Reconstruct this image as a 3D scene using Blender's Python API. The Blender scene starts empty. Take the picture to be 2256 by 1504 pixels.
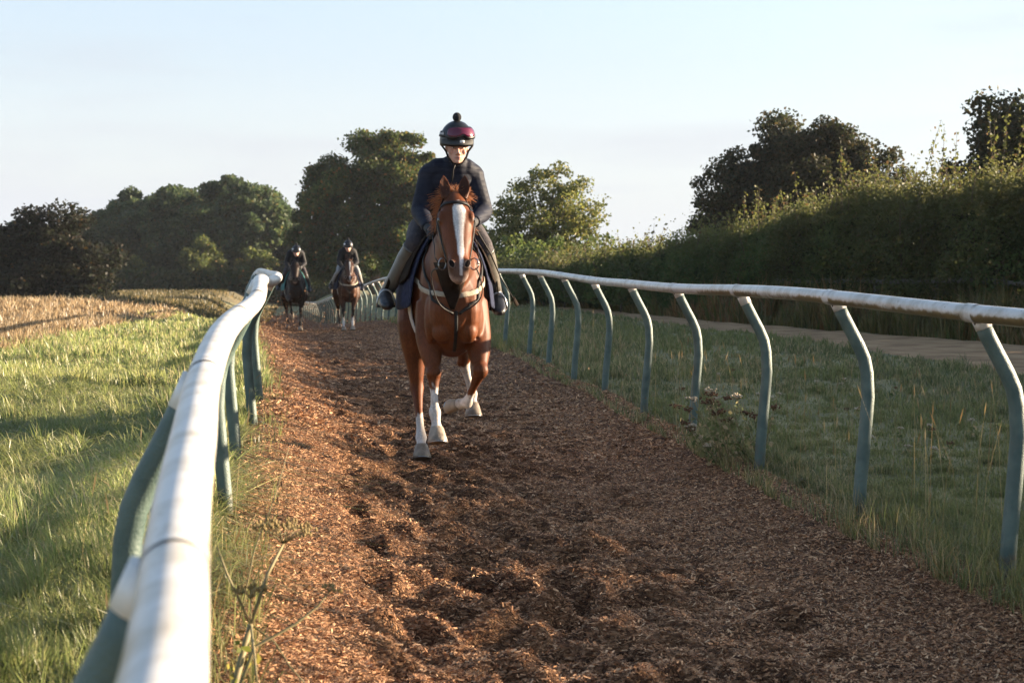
import bpy, math, random
import numpy as np
from mathutils import Vector, Matrix
from mathutils.bvhtree import BVHTree

R = math.radians
SC = bpy.context.scene
COL = SC.collection
SEED = 7
rng = np.random.default_rng(SEED)
random.seed(SEED)

# ------------------------------------------------------------------ camera, sky, sun, exposure
EYE = 1.28
cam_d = bpy.data.cameras.new("camera")
cam = bpy.data.objects.new("camera", cam_d); COL.objects.link(cam); SC.camera = cam
cam.location = (0, 0, EYE); cam.rotation_euler = (R(90), 0, 0)
cam_d.sensor_width = 36; cam_d.lens = 57.4
cam_d.shift_y = -144 / 2256
cam_d.clip_start = 0.05; cam_d.clip_end = 5000
cam_d.dof.use_dof = True; cam_d.dof.focus_distance = 10.8; cam_d.dof.aperture_fstop = 6.5

SUN_EL, SUN_AZ = R(13), R(74)          # azimuth from +Y towards +X
SUN_DIR = Vector((math.sin(SUN_AZ) * math.cos(SUN_EL), math.cos(SUN_AZ) * math.cos(SUN_EL), math.sin(SUN_EL)))
w = bpy.data.worlds.new("World"); SC.world = w; w.use_nodes = True
nt = w.node_tree; bg = nt.nodes["Background"]
sky = nt.nodes.new("ShaderNodeTexSky"); sky.sky_type = 'NISHITA'; sky.sun_disc = False
sky.sun_elevation = SUN_EL; sky.sun_rotation = SUN_AZ
sky.altitude = 0; sky.air_density = 0.9; sky.dust_density = 1.0; sky.ozone_density = 1.0
tcw = nt.nodes.new("ShaderNodeTexCoord"); sep = nt.nodes.new("ShaderNodeSeparateXYZ"); nt.links.new(tcw.outputs['Generated'], sep.inputs[0])
mrw = nt.nodes.new("ShaderNodeMapRange"); mrw.inputs[1].default_value = 0.03; mrw.inputs[2].default_value = 0.30; mrw.inputs[3].default_value = .96; mrw.inputs[4].default_value = .05
nt.links.new(sep.outputs[2], mrw.inputs[0])
# thin high veil: faint streaks of cloud in the clear morning sky
mpw = nt.nodes.new("ShaderNodeMapping"); mpw.inputs['Scale'].default_value = (1.2, 1.2, 9); nt.links.new(tcw.outputs['Generated'], mpw.inputs[0])
nzw = nt.nodes.new("ShaderNodeTexNoise"); nzw.inputs['Scale'].default_value = 2.2; nzw.inputs['Detail'].default_value = 5; nt.links.new(mpw.outputs[0], nzw.inputs['Vector'])
mrn = nt.nodes.new("ShaderNodeMapRange"); mrn.inputs[1].default_value = .5; mrn.inputs[2].default_value = .8; mrn.inputs[3].default_value = 0; mrn.inputs[4].default_value = .3; nt.links.new(nzw.outputs['Fac'], mrn.inputs[0])
adw = nt.nodes.new("ShaderNodeMath"); adw.operation = 'ADD'; adw.use_clamp = True; nt.links.new(mrw.outputs[0], adw.inputs[0]); nt.links.new(mrn.outputs[0], adw.inputs[1])
mixw = nt.nodes.new("ShaderNodeMix"); mixw.data_type = 'RGBA'; 
mhz = nt.nodes.new("ShaderNodeMapRange"); mhz.inputs[1].default_value = .0; mhz.inputs[2].default_value = .13; nt.links.new(sep.outputs[2], mhz.inputs[0])
mxh = nt.nodes.new("ShaderNodeMix"); mxh.data_type = 'RGBA'; mxh.inputs[6].default_value = (2.55, 2.66, 2.76, 1); mxh.inputs[7].default_value = (1.98, 2.09, 2.36, 1)
nt.links.new(mhz.outputs[0], mxh.inputs[0]); nt.links.new(mxh.outputs[2], mixw.inputs[7])
nt.links.new(adw.outputs[0], mixw.inputs[0]); nt.links.new(sky.outputs[0], mixw.inputs[6])
nt.links.new(mixw.outputs[2], bg.inputs[0]); bg.inputs[1].default_value = 0.070
sun_d = bpy.data.lights.new("sun", 'SUN'); sun_d.energy = 5.0; sun_d.angle = R(0.55); sun_d.color = (1.0, 0.80, 0.57)
sun = bpy.data.objects.new("sun", sun_d); COL.objects.link(sun)
sun.rotation_euler = (-SUN_DIR).to_track_quat('-Z', 'Y').to_euler(); sun.location = (30, 12, 20)
SC.view_settings.view_transform = 'Standard'; SC.view_settings.look = 'None'
SC.view_settings.exposure = 2.25; SC.view_settings.gamma = 1

# ------------------------------------------------------------------ helpers
def tag(o, label=None, cat=None, group=None, kind=None):
    if label: o['label'] = label
    if cat: o['category'] = cat
    if group: o['group'] = group
    if kind: o['kind'] = kind
    return o

def empty(name, loc=(0, 0, 0), rz=0.0):
    o = bpy.data.objects.new(name, None); COL.objects.link(o)
    o.location = loc; o.rotation_euler = (0, 0, rz); o.empty_display_size = 0.2
    return o

def link(name, me, mat=None, parent=None):
    o = bpy.data.objects.new(name, me); COL.objects.link(o)
    if mat is not None and len(me.materials) == 0: me.materials.append(mat)
    if parent: o.parent = parent
    return o

def np_mesh(name, V, F, col=None, smooth=False):
    """V (n,3), F (m,k) one arity, col (n,3|4) point colours"""
    me = bpy.data.meshes.new(name)
    V = np.ascontiguousarray(V, np.float32); F = np.ascontiguousarray(F, np.int32)
    m, k = F.shape
    me.vertices.add(len(V)); me.vertices.foreach_set('co', V.ravel())
    me.loops.add(m * k); me.loops.foreach_set('vertex_index', F.ravel())
    me.polygons.add(m); me.polygons.foreach_set('loop_start', np.arange(0, m * k, k, dtype=np.int32))
    if smooth: me.polygons.foreach_set('use_smooth', np.ones(m, bool))
    me.update(calc_edges=True)
    if col is not None: set_col(me, col)
    return me

def set_col(me, col, name='Col'):
    col = np.asarray(col, np.float32)
    if col.shape[1] == 3: col = np.c_[col, np.ones(len(col), np.float32)]
    a = me.color_attributes.new(name, 'FLOAT_COLOR', 'POINT')
    a.data.foreach_set('color', np.ascontiguousarray(col, np.float32).ravel())

class MB:
    """collects shapes, builds one mesh"""
    def __init__(s): s.v = []; s.f = []; s.n = 0; s.c = []
    def add(s, V, F, c=(1, 1, 1)):
        V = [tuple(p) for p in V]
        s.v += V; s.f += [tuple(i + s.n for i in f) for f in F]; s.n += len(V)
        s.c += [tuple(c)] * len(V)
        return s
    def loft(s, secs, n=16, p=2.0, cap=True, c=(1, 1, 1)):
        """secs: (centre, u, v, ru, rv) ; superellipse exponent p"""
        V = []; F = []
        for (ce, u, v, ru, rv) in secs:
            ce, u, v = Vector(ce), Vector(u), Vector(v)
            for i in range(n):
                a = 2 * math.pi * i / n; ca, sa = math.cos(a), math.sin(a)
                x = math.copysign(abs(ca) ** (2 / p), ca); y = math.copysign(abs(sa) ** (2 / p), sa)
                V.append(ce + u * (ru * x) + v * (rv * y))
        m = len(secs)
        for k in range(m - 1):
            for i in range(n):
                j = (i + 1) % n
                F.append((k * n + i, k * n + j, (k + 1) * n + j, (k + 1) * n + i))
        if cap:
            F.append(tuple(reversed(range(n)))); F.append(tuple(range((m - 1) * n, m * n)))
        return s.add(V, F, c)
    def tube(s, pts, rad, n=10, cap=True, c=(1, 1, 1), flat=1.0, up=(0, 0, 1)):
        pts = [Vector(q) for q in pts]
        if not hasattr(rad, '__len__'): rad = [rad] * len(pts)
        secs = []; prev = None
        for i, q in enumerate(pts):
            t = (pts[min(i + 1, len(pts) - 1)] - pts[max(i - 1, 0)])
            if t.length < 1e-9: t = Vector((0, 0, 1))
            t.normalize()
            if prev is None:
                r = Vector(up) if abs(t.dot(Vector(up))) < .95 else Vector((1, 0, 0))
                u = (r - t * r.dot(t)).normalized()
            else:
                u = prev - t * prev.dot(t)
                u = u.normalized() if u.length > 1e-6 else Vector((1, 0, 0))
            prev = u
            secs.append((q, u, t.cross(u), rad[i], rad[i] * flat))
        return s.loft(secs, n, 2.0, cap, c)
    def ball(s, ce, r, nu=12, nv=8, rot=None, c=(1, 1, 1)):
        if not hasattr(r, '__len__'): r = (r, r, r)
        V = []; F = []; ce = Vector(ce)
        M = rot or Matrix.Identity(3)
        for j in range(nv + 1):
            th = math.pi * j / nv
            for i in range(nu):
                a = 2 * math.pi * i / nu
                V.append(ce + M @ Vector((r[0] * math.sin(th) * math.cos(a), r[1] * math.sin(th) * math.sin(a), r[2] * math.cos(th))))
        for j in range(nv):
            for i in range(nu):
                k = (i + 1) % nu
                F.append((j * nu + i, (j + 1) * nu + i, (j + 1) * nu + k, j * nu + k))
        return s.add(V, F, c)
    def box(s, ce, sx, sy, sz, rz=0.0, c=(1, 1, 1), M=None):
        M = M or Matrix.Rotation(rz, 3, 'Z'); ce = Vector(ce)
        V = [ce + M @ Vector((x * sx / 2, y * sy / 2, z * sz / 2)) for x in (-1, 1) for y in (-1, 1) for z in (-1, 1)]
        F = [(0, 1, 3, 2), (4, 6, 7, 5), (0, 4, 5, 1), (2, 3, 7, 6), (0, 2, 6, 4), (1, 5, 7, 3)]
        return s.add(V, F, c)
    def mesh(s, name, smooth=True, col=False):
        me = bpy.data.meshes.new(name)
        me.from_pydata([tuple(q) for q in s.v], [], s.f); me.update()
        if smooth: me.polygons.foreach_set('use_smooth', np.ones(len(me.polygons), bool))
        if col: set_col(me, np.array(s.c))
        return me
    def build(s, name, mat, parent=None, smooth=True, col=False):
        return link(name, s.mesh(name, smooth, col), mat, parent)

def fuse(mb, name, voxel, smooth=6, factor=0.5, dec=None):
    """one continuous skin over overlapping closed shapes"""
    me = mb.mesh(name)
    o = bpy.data.objects.new(name, me); COL.objects.link(o)
    m = o.modifiers.new('r', 'REMESH'); m.mode = 'VOXEL'; m.voxel_size = voxel; m.use_smooth_shade = True
    if smooth:
        m = o.modifiers.new('s', 'SMOOTH'); m.factor = factor; m.iterations = smooth
    dg = bpy.context.evaluated_depsgraph_get()
    out = bpy.data.meshes.new_from_object(o.evaluated_get(dg))
    out.name = name
    bpy.data.objects.remove(o); bpy.data.meshes.remove(me)
    out.polygons.foreach_set('use_smooth', np.ones(len(out.polygons), bool))
    return out

def verts_np(me):
    a = np.empty(len(me.vertices) * 3, np.float32); me.vertices.foreach_get('co', a); return a.reshape(-1, 3)

def smoothstep(a, b, x):
    t = np.clip((x - a) / (b - a), 0, 1); return t * t * (3 - 2 * t)

def lin(c):                                # sRGB 0-255 -> linear
    return tuple(((v / 255) / 12.92 if v / 255 <= .04045 else ((v / 255 + .055) / 1.055) ** 2.4) for v in c)

_tab = np.random.default_rng(3).random((256, 256)).astype(np.float32)
def vnoise(x, y, seed=0):
    x = np.asarray(x, np.float64) + seed * 37.3; y = np.asarray(y, np.float64) + seed * 91.7
    xi = np.floor(x).astype(np.int64); yi = np.floor(y).astype(np.int64)
    fx = x - xi; fy = y - yi; fx = fx * fx * (3 - 2 * fx); fy = fy * fy * (3 - 2 * fy)
    g = lambda a, b: _tab[(a + 7 * (b // 256)) & 255, (b + 13 * (a // 256)) & 255]
    return (g(xi, yi) * (1 - fx) + g(xi + 1, yi) * fx) * (1 - fy) + (g(xi, yi + 1) * (1 - fx) + g(xi + 1, yi + 1) * fx) * fy
def fbm(x, y, o=4, seed=0):
    v = 0; a = .5; t = 0
    for i in range(o):
        v = v + a * vnoise(x * 2 ** i, y * 2 ** i, seed + i); t += a; a *= .5
    return v / t

def spline(xs, ys):
    """natural cubic spline -> function"""
    xs = np.array(xs, float); ys = np.array(ys, float); n = len(xs)
    h = np.diff(xs); A = np.eye(n); b = np.zeros(n)
    for i in range(1, n - 1):
        A[i, i - 1] = h[i - 1]; A[i, i] = 2 * (h[i - 1] + h[i]); A[i, i + 1] = h[i]
        b[i] = 6 * ((ys[i + 1] - ys[i]) / h[i] - (ys[i] - ys[i - 1]) / h[i - 1])
    M = np.linalg.solve(A, b)
    def f(x):
        x = np.asarray(x, float); xc = np.clip(x, xs[0], xs[-1])
        i = np.clip(np.searchsorted(xs, xc) - 1, 0, n - 2); t = xc - xs[i]; hh = h[i]
        return ys[i] + t * ((ys[i + 1] - ys[i]) / hh - hh * (2 * M[i] + M[i + 1]) / 6) + t * t * M[i] / 2 + t ** 3 * (M[i + 1] - M[i]) / (6 * hh)
    return f

# ------------------------------------------------------------------ materials
def new_mat(name):
    m = bpy.data.materials.new(name); m.use_nodes = True
    return m, m.node_tree, m.node_tree.nodes['Principled BSDF']

def N(nt, t, **kw):
    n = nt.nodes.new(t)
    for k, v in kw.items(): setattr(n, k, v)
    return n

def mat(name, c1, c2=None, scale=8.0, rough=.6, bump=0.0, bscale=None, metal=0.0, spec=.5, sheen=0, coat=0, detail=6, stretch=None, var=None):
    """noise-mottled principled material in object coordinates"""
    m, nt, b = new_mat(name)
    b.inputs['Roughness'].default_value = rough; b.inputs['Metallic'].default_value = metal
    b.inputs['Specular IOR Level'].default_value = spec
    if sheen: b.inputs['Sheen Weight'].default_value = sheen
    if coat: b.inputs['Coat Weight'].default_value = coat
    tc = N(nt, 'ShaderNodeTexCoord'); src = tc.outputs['Object']
    if stretch:
        mp = N(nt, 'ShaderNodeMapping'); mp.inputs['Scale'].default_value = stretch
        nt.links.new(src, mp.inputs[0]); src = mp.outputs[0]
    no = N(nt, 'ShaderNodeTexNoise'); no.inputs['Scale'].default_value = scale; no.inputs['Detail'].default_value = detail
    nt.links.new(src, no.inputs['Vector'])
    cr = N(nt, 'ShaderNodeValToRGB'); cr.color_ramp.elements[0].position = .32; cr.color_ramp.elements[1].position = .68
    cr.color_ramp.elements[0].color = (*c1, 1); cr.color_ramp.elements[1].color = (*(c2 or c1), 1)
    nt.links.new(no.outputs['Fac'], cr.inputs[0]); nt.links.new(cr.outputs[0], b.inputs['Base Color'])
    if bump:
        n2 = N(nt, 'ShaderNodeTexNoise'); n2.inputs['Scale'].default_value = bscale or scale * 4; n2.inputs['Detail'].default_value = 8
        nt.links.new(src, n2.inputs['Vector'])
        bp = N(nt, 'ShaderNodeBump'); bp.inputs['Strength'].default_value = bump; bp.inputs['Distance'].default_value = .02
        nt.links.new(n2.outputs['Fac'], bp.inputs['Height']); nt.links.new(bp.outputs[0], b.inputs['Normal'])
    return m

def mat_attr(name, rough=.6, transl=0.0, spec=.4, bump=0, bscale=60, mottle=0.0, mscale=20, coat=0, sheen=0):
    """colour from the mesh's own Col attribute"""
    m, nt, b = new_mat(name)
    at = N(nt, 'ShaderNodeAttribute', attribute_name='Col'); src = at.outputs['Color']
    b.inputs['Roughness'].default_value = rough; b.inputs['Specular IOR Level'].default_value = spec
    if coat: b.inputs['Coat Weight'].default_value = coat; b.inputs['Coat Roughness'].default_value = .35
    if sheen: b.inputs['Sheen Weight'].default_value = sheen
    tc = N(nt, 'ShaderNodeTexCoord')
    if mottle:
        no = N(nt, 'ShaderNodeTexNoise'); no.inputs['Scale'].default_value = mscale; no.inputs['Detail'].default_value = 8
        nt.links.new(tc.outputs['Object'], no.inputs['Vector'])
        mr = N(nt, 'ShaderNodeMapRange'); mr.inputs[1].default_value = .25; mr.inputs[2].default_value = .75
        mr.inputs[3].default_value = 1 - mottle; mr.inputs[4].default_value = 1 + mottle
        nt.links.new(no.outputs['Fac'], mr.inputs[0])
        mx = N(nt, 'ShaderNodeVectorMath', operation='SCALE'); nt.links.new(src, mx.inputs[0]); nt.links.new(mr.outputs[0], mx.inputs['Scale'])
        src = mx.outputs[0]
    nt.links.new(src, b.inputs['Base Color'])
    if bump:
        n2 = N(nt, 'ShaderNodeTexNoise'); n2.inputs['Scale'].default_value = bscale; n2.inputs['Detail'].default_value = 8
        nt.links.new(tc.outputs['Object'], n2.inputs['Vector'])
        bp = N(nt, 'ShaderNodeBump'); bp.inputs['Strength'].default_value = bump; bp.inputs['Distance'].default_value = .02
        nt.links.new(n2.outputs['Fac'], bp.inputs['Height']); nt.links.new(bp.outputs[0], b.inputs['Normal'])
    if transl:
        tr = N(nt, 'ShaderNodeBsdfTranslucent'); nt.links.new(src, tr.inputs[0])
        ms = N(nt, 'ShaderNodeMixShader'); ms.inputs[0].default_value = transl
        out = nt.nodes['Material Output']
        nt.links.new(b.outputs[0], ms.inputs[1]); nt.links.new(tr.outputs[0], ms.inputs[2]); nt.links.new(ms.outputs[0], out.inputs[0])
    return m

M = {}
M['leaf'] = mat_attr('leaf', .55, .52, .22)
M['grass'] = mat_attr('grass_blade', .38, .58, .5)
M['thatch'] = M['grass']
M['chip'] = mat_attr('wood_chip', .8, 0, .25, mottle=.25, mscale=60)
M['bark'] = mat('bark', (.06, .045, .03), (.13, .1, .075), 9, .9, .6, 40, stretch=(1, 1, .3))
M['twig'] = mat('twig', (.05, .035, .022), (.1, .07, .045), 14, .9)
M['soil'] = mat('turf_soil', (.10, .10, .035), (.22, .19, .08), 1.4, .95, .4, 20)
M['track'] = mat('woodchip_bed', (.065, .031, .017), (.24, .13, .07), 26, .93, .8, 120, spec=.2)
def track_mat():
    m, nt, b = new_mat('woodchip_bed'); b.inputs['Roughness'].default_value = .9; b.inputs['Specular IOR Level'].default_value = .15
    tc = N(nt, 'ShaderNodeTexCoord'); wn = N(nt, 'ShaderNodeTexNoise'); wn.inputs['Scale'].default_value = 14; nt.links.new(tc.outputs['Object'], wn.inputs['Vector'])
    vm = N(nt, 'ShaderNodeVectorMath', operation='MULTIPLY_ADD'); vm.inputs[1].default_value = (.16, .16, .0); nt.links.new(wn.outputs['Color'], vm.inputs[0]); nt.links.new(tc.outputs['Object'], vm.inputs[2])
    mp = N(nt, 'ShaderNodeMapping'); mp.inputs['Rotation'].default_value = (0, 0, .3); mp.inputs['Scale'].default_value = (.42, 1.25, 1); nt.links.new(vm.outputs[0], mp.inputs[0])
    vo = N(nt, 'ShaderNodeTexVoronoi'); vo.inputs['Scale'].default_value = 85; nt.links.new(mp.outputs[0], vo.inputs['Vector'])
    sp = N(nt, 'ShaderNodeSeparateColor'); nt.links.new(vo.outputs['Color'], sp.inputs[0])
    n2 = N(nt, 'ShaderNodeTexNoise'); n2.inputs['Scale'].default_value = 3.2; n2.inputs['Detail'].default_value = 6; nt.links.new(tc.outputs['Object'], n2.inputs['Vector'])
    ad = N(nt, 'ShaderNodeMath', operation='MULTIPLY_ADD'); ad.inputs[1].default_value = .7; nt.links.new(sp.outputs[0], ad.inputs[0])
    m2 = N(nt, 'ShaderNodeMath', operation='MULTIPLY_ADD'); m2.inputs[1].default_value = .8; m2.inputs[2].default_value = -.25; nt.links.new(n2.outputs['Fac'], m2.inputs[0]); nt.links.new(m2.outputs[0], ad.inputs[2])
    cr = N(nt, 'ShaderNodeValToRGB'); e = cr.color_ramp.elements; e[0].position = .05; e[0].color = (.032, .016, .010, 1); e[1].position = .95; e[1].color = (.44, .25, .135, 1)
    x = e.new(.4); x.color = (.12, .058, .030, 1); x = e.new(.7); x.color = (.26, .135, .068, 1)
    nt.links.new(ad.outputs[0], cr.inputs[0]); nt.links.new(cr.outputs[0], b.inputs['Base Color'])
    bp = N(nt, 'ShaderNodeBump'); bp.inputs['Strength'].default_value = 1.0; bp.inputs['Distance'].default_value = .014
    ms = N(nt, 'ShaderNodeMath', operation='MULTIPLY_ADD'); ms.inputs[1].default_value = -1.2; nt.links.new(vo.outputs['Distance'], ms.inputs[0]); nt.links.new(sp.outputs[1], ms.inputs[2])
    nt.links.new(ms.outputs[0], bp.inputs['Height']); nt.links.new(bp.outputs[0], b.inputs['Normal'])
    return m
M['track'] = track_mat()
M['path'] = mat('sandy_path', (.20, .115, .055), (.40, .255, .13), 1.9, .95, .5, 50, spec=.2)
M['stubble_soil'] = mat('stubble_soil', (.11, .08, .045), (.25, .185, .105), 2.2, .95, .4, 40, spec=.2)
M['far_field'] = mat('dry_field', (.07, .06, .028), (.15, .115, .05), .35, .95)
M['post_green'] = mat('post_green_plastic', (.048, .084, .072), (.10, .145, .122), 11, .5, .25, 160, detail=10)
M['collar'] = mat('collar_plastic', (.6, .56, .5), (.76, .74, .7), 14, .45)
M['old_timber'] = mat('weathered_timber', (.06, .054, .045), (.13, .115, .095), 12, .9, .4, 60, stretch=(.2, 1, 3))

# white rail: algae film on the underside comes from the rail's own attribute
def rail_mat():
    m, nt, b = new_mat('white_rail_plastic')
    b.inputs['Roughness'].default_value = .34
    at = N(nt, 'ShaderNodeAttribute', attribute_name='Col')
    tc = N(nt, 'ShaderNodeTexCoord')
    no = N(nt, 'ShaderNodeTexNoise'); no.inputs['Scale'].default_value = 38; no.inputs['Detail'].default_value = 9
    mp = N(nt, 'ShaderNodeMapping'); mp.inputs['Scale'].default_value = (1, .55, .6)
    nt.links.new(tc.outputs['Object'], mp.inputs[0]); nt.links.new(mp.outputs[0], no.inputs['Vector'])
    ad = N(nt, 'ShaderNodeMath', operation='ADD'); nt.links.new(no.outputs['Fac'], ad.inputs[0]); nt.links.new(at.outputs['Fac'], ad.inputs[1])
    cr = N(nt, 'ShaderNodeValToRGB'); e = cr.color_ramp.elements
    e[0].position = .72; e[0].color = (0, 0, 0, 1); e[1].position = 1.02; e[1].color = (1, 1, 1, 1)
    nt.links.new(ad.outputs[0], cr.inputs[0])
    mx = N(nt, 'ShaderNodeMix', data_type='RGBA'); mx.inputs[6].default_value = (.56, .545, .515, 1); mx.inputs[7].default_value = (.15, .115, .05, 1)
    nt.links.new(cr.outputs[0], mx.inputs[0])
    n3 = N(nt, 'ShaderNodeTexNoise'); n3.inputs['Scale'].default_value = 7; n3.inputs['Detail'].default_value = 10; n3.inputs['Roughness'].default_value = .7; nt.links.new(tc.outputs['Object'], n3.inputs['Vector'])
    c3 = N(nt, 'ShaderNodeValToRGB'); e3 = c3.color_ramp.elements; e3[0].position = .36; e3[0].color = (.62, .57, .48, 1); e3[1].position = .56; e3[1].color = (1, 1, 1, 1); nt.links.new(n3.outputs['Fac'], c3.inputs[0])
    v3 = N(nt, 'ShaderNodeTexVoronoi'); v3.inputs['Scale'].default_value = 16; nt.links.new(tc.outputs['Object'], v3.inputs['Vector'])
    c4 = N(nt, 'ShaderNodeValToRGB'); e4 = c4.color_ramp.elements; e4[0].position = .045; e4[0].color = (.25, .2, .15, 1); e4[1].position = .075; e4[1].color = (1, 1, 1, 1); nt.links.new(v3.outputs['Distance'], c4.inputs[0])
    k1 = N(nt, 'ShaderNodeMix', data_type='RGBA', blend_type='MULTIPLY'); k1.inputs[0].default_value = 1; nt.links.new(mx.outputs[2], k1.inputs[6]); nt.links.new(c3.outputs[0], k1.inputs[7])
    k2 = N(nt, 'ShaderNodeMix', data_type='RGBA', blend_type='MULTIPLY'); k2.inputs[0].default_value = .8; nt.links.new(k1.outputs[2], k2.inputs[6]); nt.links.new(c4.outputs[0], k2.inputs[7])
    nt.links.new(k2.outputs[2], b.inputs['Base Color'])
    return m
M['rail'] = rail_mat()
def post_mat():
    m = mat('post_green_plastic', (.048, .084, .072), (.10, .145, .122), 11, .5, .25, 160, detail=10); nt = m.node_tree; b = nt.nodes['Principled BSDF']
    src = b.inputs['Base Color'].links[0].from_socket; tc = N(nt, 'ShaderNodeTexCoord')
    sx = N(nt, 'ShaderNodeSeparateXYZ'); nt.links.new(tc.outputs['Object'], sx.inputs[0])
    no = N(nt, 'ShaderNodeTexNoise'); no.inputs['Scale'].default_value = 22; no.inputs['Detail'].default_value = 9; nt.links.new(tc.outputs['Object'], no.inputs['Vector'])
    ml = N(nt, 'ShaderNodeMath', operation='MULTIPLY_ADD'); ml.inputs[1].default_value = -1.9; ml.inputs[2].default_value = .30; nt.links.new(sx.outputs[2], ml.inputs[0])
    mxm = N(nt, 'ShaderNodeMath', operation='MAXIMUM'); mxm.inputs[1].default_value = -.12; nt.links.new(ml.outputs[0], mxm.inputs[0])
    ad = N(nt, 'ShaderNodeMath', operation='ADD'); nt.links.new(mxm.outputs[0], ad.inputs[0]); nt.links.new(no.outputs['Fac'], ad.inputs[1])
    cr = N(nt, 'ShaderNodeValToRGB'); e = cr.color_ramp.elements; e[0].position = .5; e[0].color = (0, 0, 0, 1); e[1].position = .8; e[1].color = (.8, .8, .8, 1); nt.links.new(ad.outputs[0], cr.inputs[0])
    mx = N(nt, 'ShaderNodeMix', data_type='RGBA'); nt.links.new(cr.outputs[0], mx.inputs[0]); nt.links.new(src, mx.inputs[6]); mx.inputs[7].default_value = (.07, .055, .035, 1)
    nt.links.new(mx.outputs[2], b.inputs['Base Color']); return m
M['post_green'] = post_mat()

# ------------------------------------------------------------------ course of the two rails and the lie of the land
YL = [-4, 0.3, 1.47, 2.07, 2.9, 3.6, 4.2, 5.7, 8.4, 9.4, 10.5, 12.5, 15, 20, 25, 32, 41, 60, 75, 92, 110, 140]
XL = [.55, -.15, -.315, -.425, -.565, -.685, -.77, -.96, -1.30, -1.45, -1.58, -1.80, -2.19, -3.0, -3.84, -5.0, -6.5, -9.4, -11.9, -14.6, -17.6, -23]
ZL = [.84, .88, .914, .945, 1.0, 1.03, 1.08, 1.135, 1.205, 1.252, 1.243, 1.265, 1.288, 1.32, 1.36, 1.36, 1.2, .62, .2, -.25, -.5, -.5]
YR = [-4, 0, 3, 4.9, 6.9, 8.53, 10.5, 12.7, 14.5, 16.9, 18.2, 20.5, 22.7, 25, 27.3, 35, 44, 60, 75, 92, 105, 140]
XR = [2.95, 2.65, 2.4, 2.25, 1.95, 1.67, 1.45, 1.26, 1.03, .82, .55, .32, .1, -.25, -.6, -1.9, -3.35, -5.95, -8.4, -11, -13.2, -20]
ZR = [1.05, 1.05, 1.06, 1.09, 1.123, 1.169, 1.187, 1.185, 1.211, 1.238, 1.285, 1.325, 1.343, 1.356, 1.36, 1.32, 1.23, .71, .26, -.21, -.4, -.5]
rxL, rzL, rxR, rzR = spline(YL, XL), spline(YL, ZL), spline(YR, XR), spline(YR, ZR)
OVER = .14                                   # rail overhangs the post foot by this much
def sm(f):                                   # softened copy (ground does not follow every sag)
    def g(y):
        y = np.asarray(y, float); return sum(f(y + d) for d in (-1.6, -.8, 0, .8, 1.6)) / 5
    return g
gL = sm(lambda y: rzL(y) - 1.15 + .10 * smoothstep(30, 14, y)); gR = sm(lambda y: rzR(y) - 1.15)
xL = lambda y: rxL(y) - OVER
xR = lambda y: rxR(y) + OVER

def hedge_x(y): return np.interp(y, [-20, 6, 30, 50, 62, 75], [25.5, 17.4, 9.9, 3.9, .6, -2.5])
LB = spline([-10, 20, 40, 55, 66, 82, 120, 200, 400, 900], [-.3, .1, .12, .0, -.15, -.35, -.35, -.3, -.2, 0])
LC = spline([-10, 20, 40, 55, 66, 82, 120, 200, 400, 900], [-.3, .1, .25, .30, .12, -.35, -.35, -.3, -.2, 0])

def ground(x, y):
    """bare land, without the track's own bed"""
    x = np.asarray(x, float); y = np.asarray(y, float)
    l, r = xL(y), xR(y)
    t = np.clip((x - l) / np.maximum(r - l, .1), 0, 1)
    z = gL(y) * (1 - t) + gR(y) * t
    dl = l - x; dr = x - r
    leftland = LB(y) + (LC(y) - LB(y)) * smoothstep(-12.5, -15.5, x)
    z = np.where(dl > 0, z + (leftland - z) * np.where(y < 50, smoothstep(1.5, 8, dl), smoothstep(.4, 3.2, dl)) * smoothstep(14, 30, y), z)
    rightland = np.interp(y, [-10, 10, 30, 60, 200, 900], [.0, .05, .1, .1, -.2, 0])
    z = np.where(dr > 0, z + (rightland - z) * smoothstep(.5, 5, dr) * smoothstep(8, 40, y), z)
    z = z + (fbm(x * .6, y * .6, 3, 5) - .5) * .10 * smoothstep(.3, 1.5, np.maximum(dl, dr))
    z = np.where(y > 140, z * 1.0, z)
    return z

def bed(x, y):
    """dished surface of the track between the rails"""
    l, r = xL(y), xR(y)
    t = np.clip((x - l) / np.maximum(r - l, .1), -.2, 1.2)
    z = gL(y) * (1 - t) + gR(y) * t
    d = np.minimum(x - l, r - x)
    return z - .15 * smoothstep(.0, 1.15, r - x) * smoothstep(-.1, .2, x - l) - .0 + .0 * d - .05 * smoothstep(.15, 1.0, x - l) * smoothstep(.0, .5, r - x) + 0 * z - .19 * (smoothstep(.0, 1.1, x - l) - 1) * smoothstep(-.1, .2, x - l) * smoothstep(0, .9, r - x)

# ------------------------------------------------------------------ ground sheet
def grid_faces(ny, nx):
    i = np.arange(ny * nx).reshape(ny, nx)
    return np.stack([i[:-1, :-1].ravel(), i[:-1, 1:].ravel(), i[1:, 1:].ravel(), i[1:, :-1].ravel()], 1)

gy = np.concatenate([np.linspace(-12, 1, 14), np.arange(1.3, 30, .3), np.arange(30, 60, .6), np.geomspace(60, 620, 60)])
gx = np.concatenate([-np.geomspace(420, 18, 30), np.arange(-17.5, -6, .5), np.arange(-6, 6, .2), np.arange(6, 18, .4), np.geomspace(18, 420, 30)])
GX, GY = np.meshgrid(gx, gy)
GZ = ground(GX, GY)
l, r = xL(GY), xR(GY); d = np.minimum(GX - l, r - GX)
GZ = GZ - np.where(GY < 128, .4 * smoothstep(-.05, .3, d), 0)
me = np_mesh('ground', np.stack([GX.ravel(), GY.ravel(), GZ.ravel()], 1), grid_faces(len(gy), len(gx)), smooth=True)
tag(link('ground', me, M['soil']), kind='structure')

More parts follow.
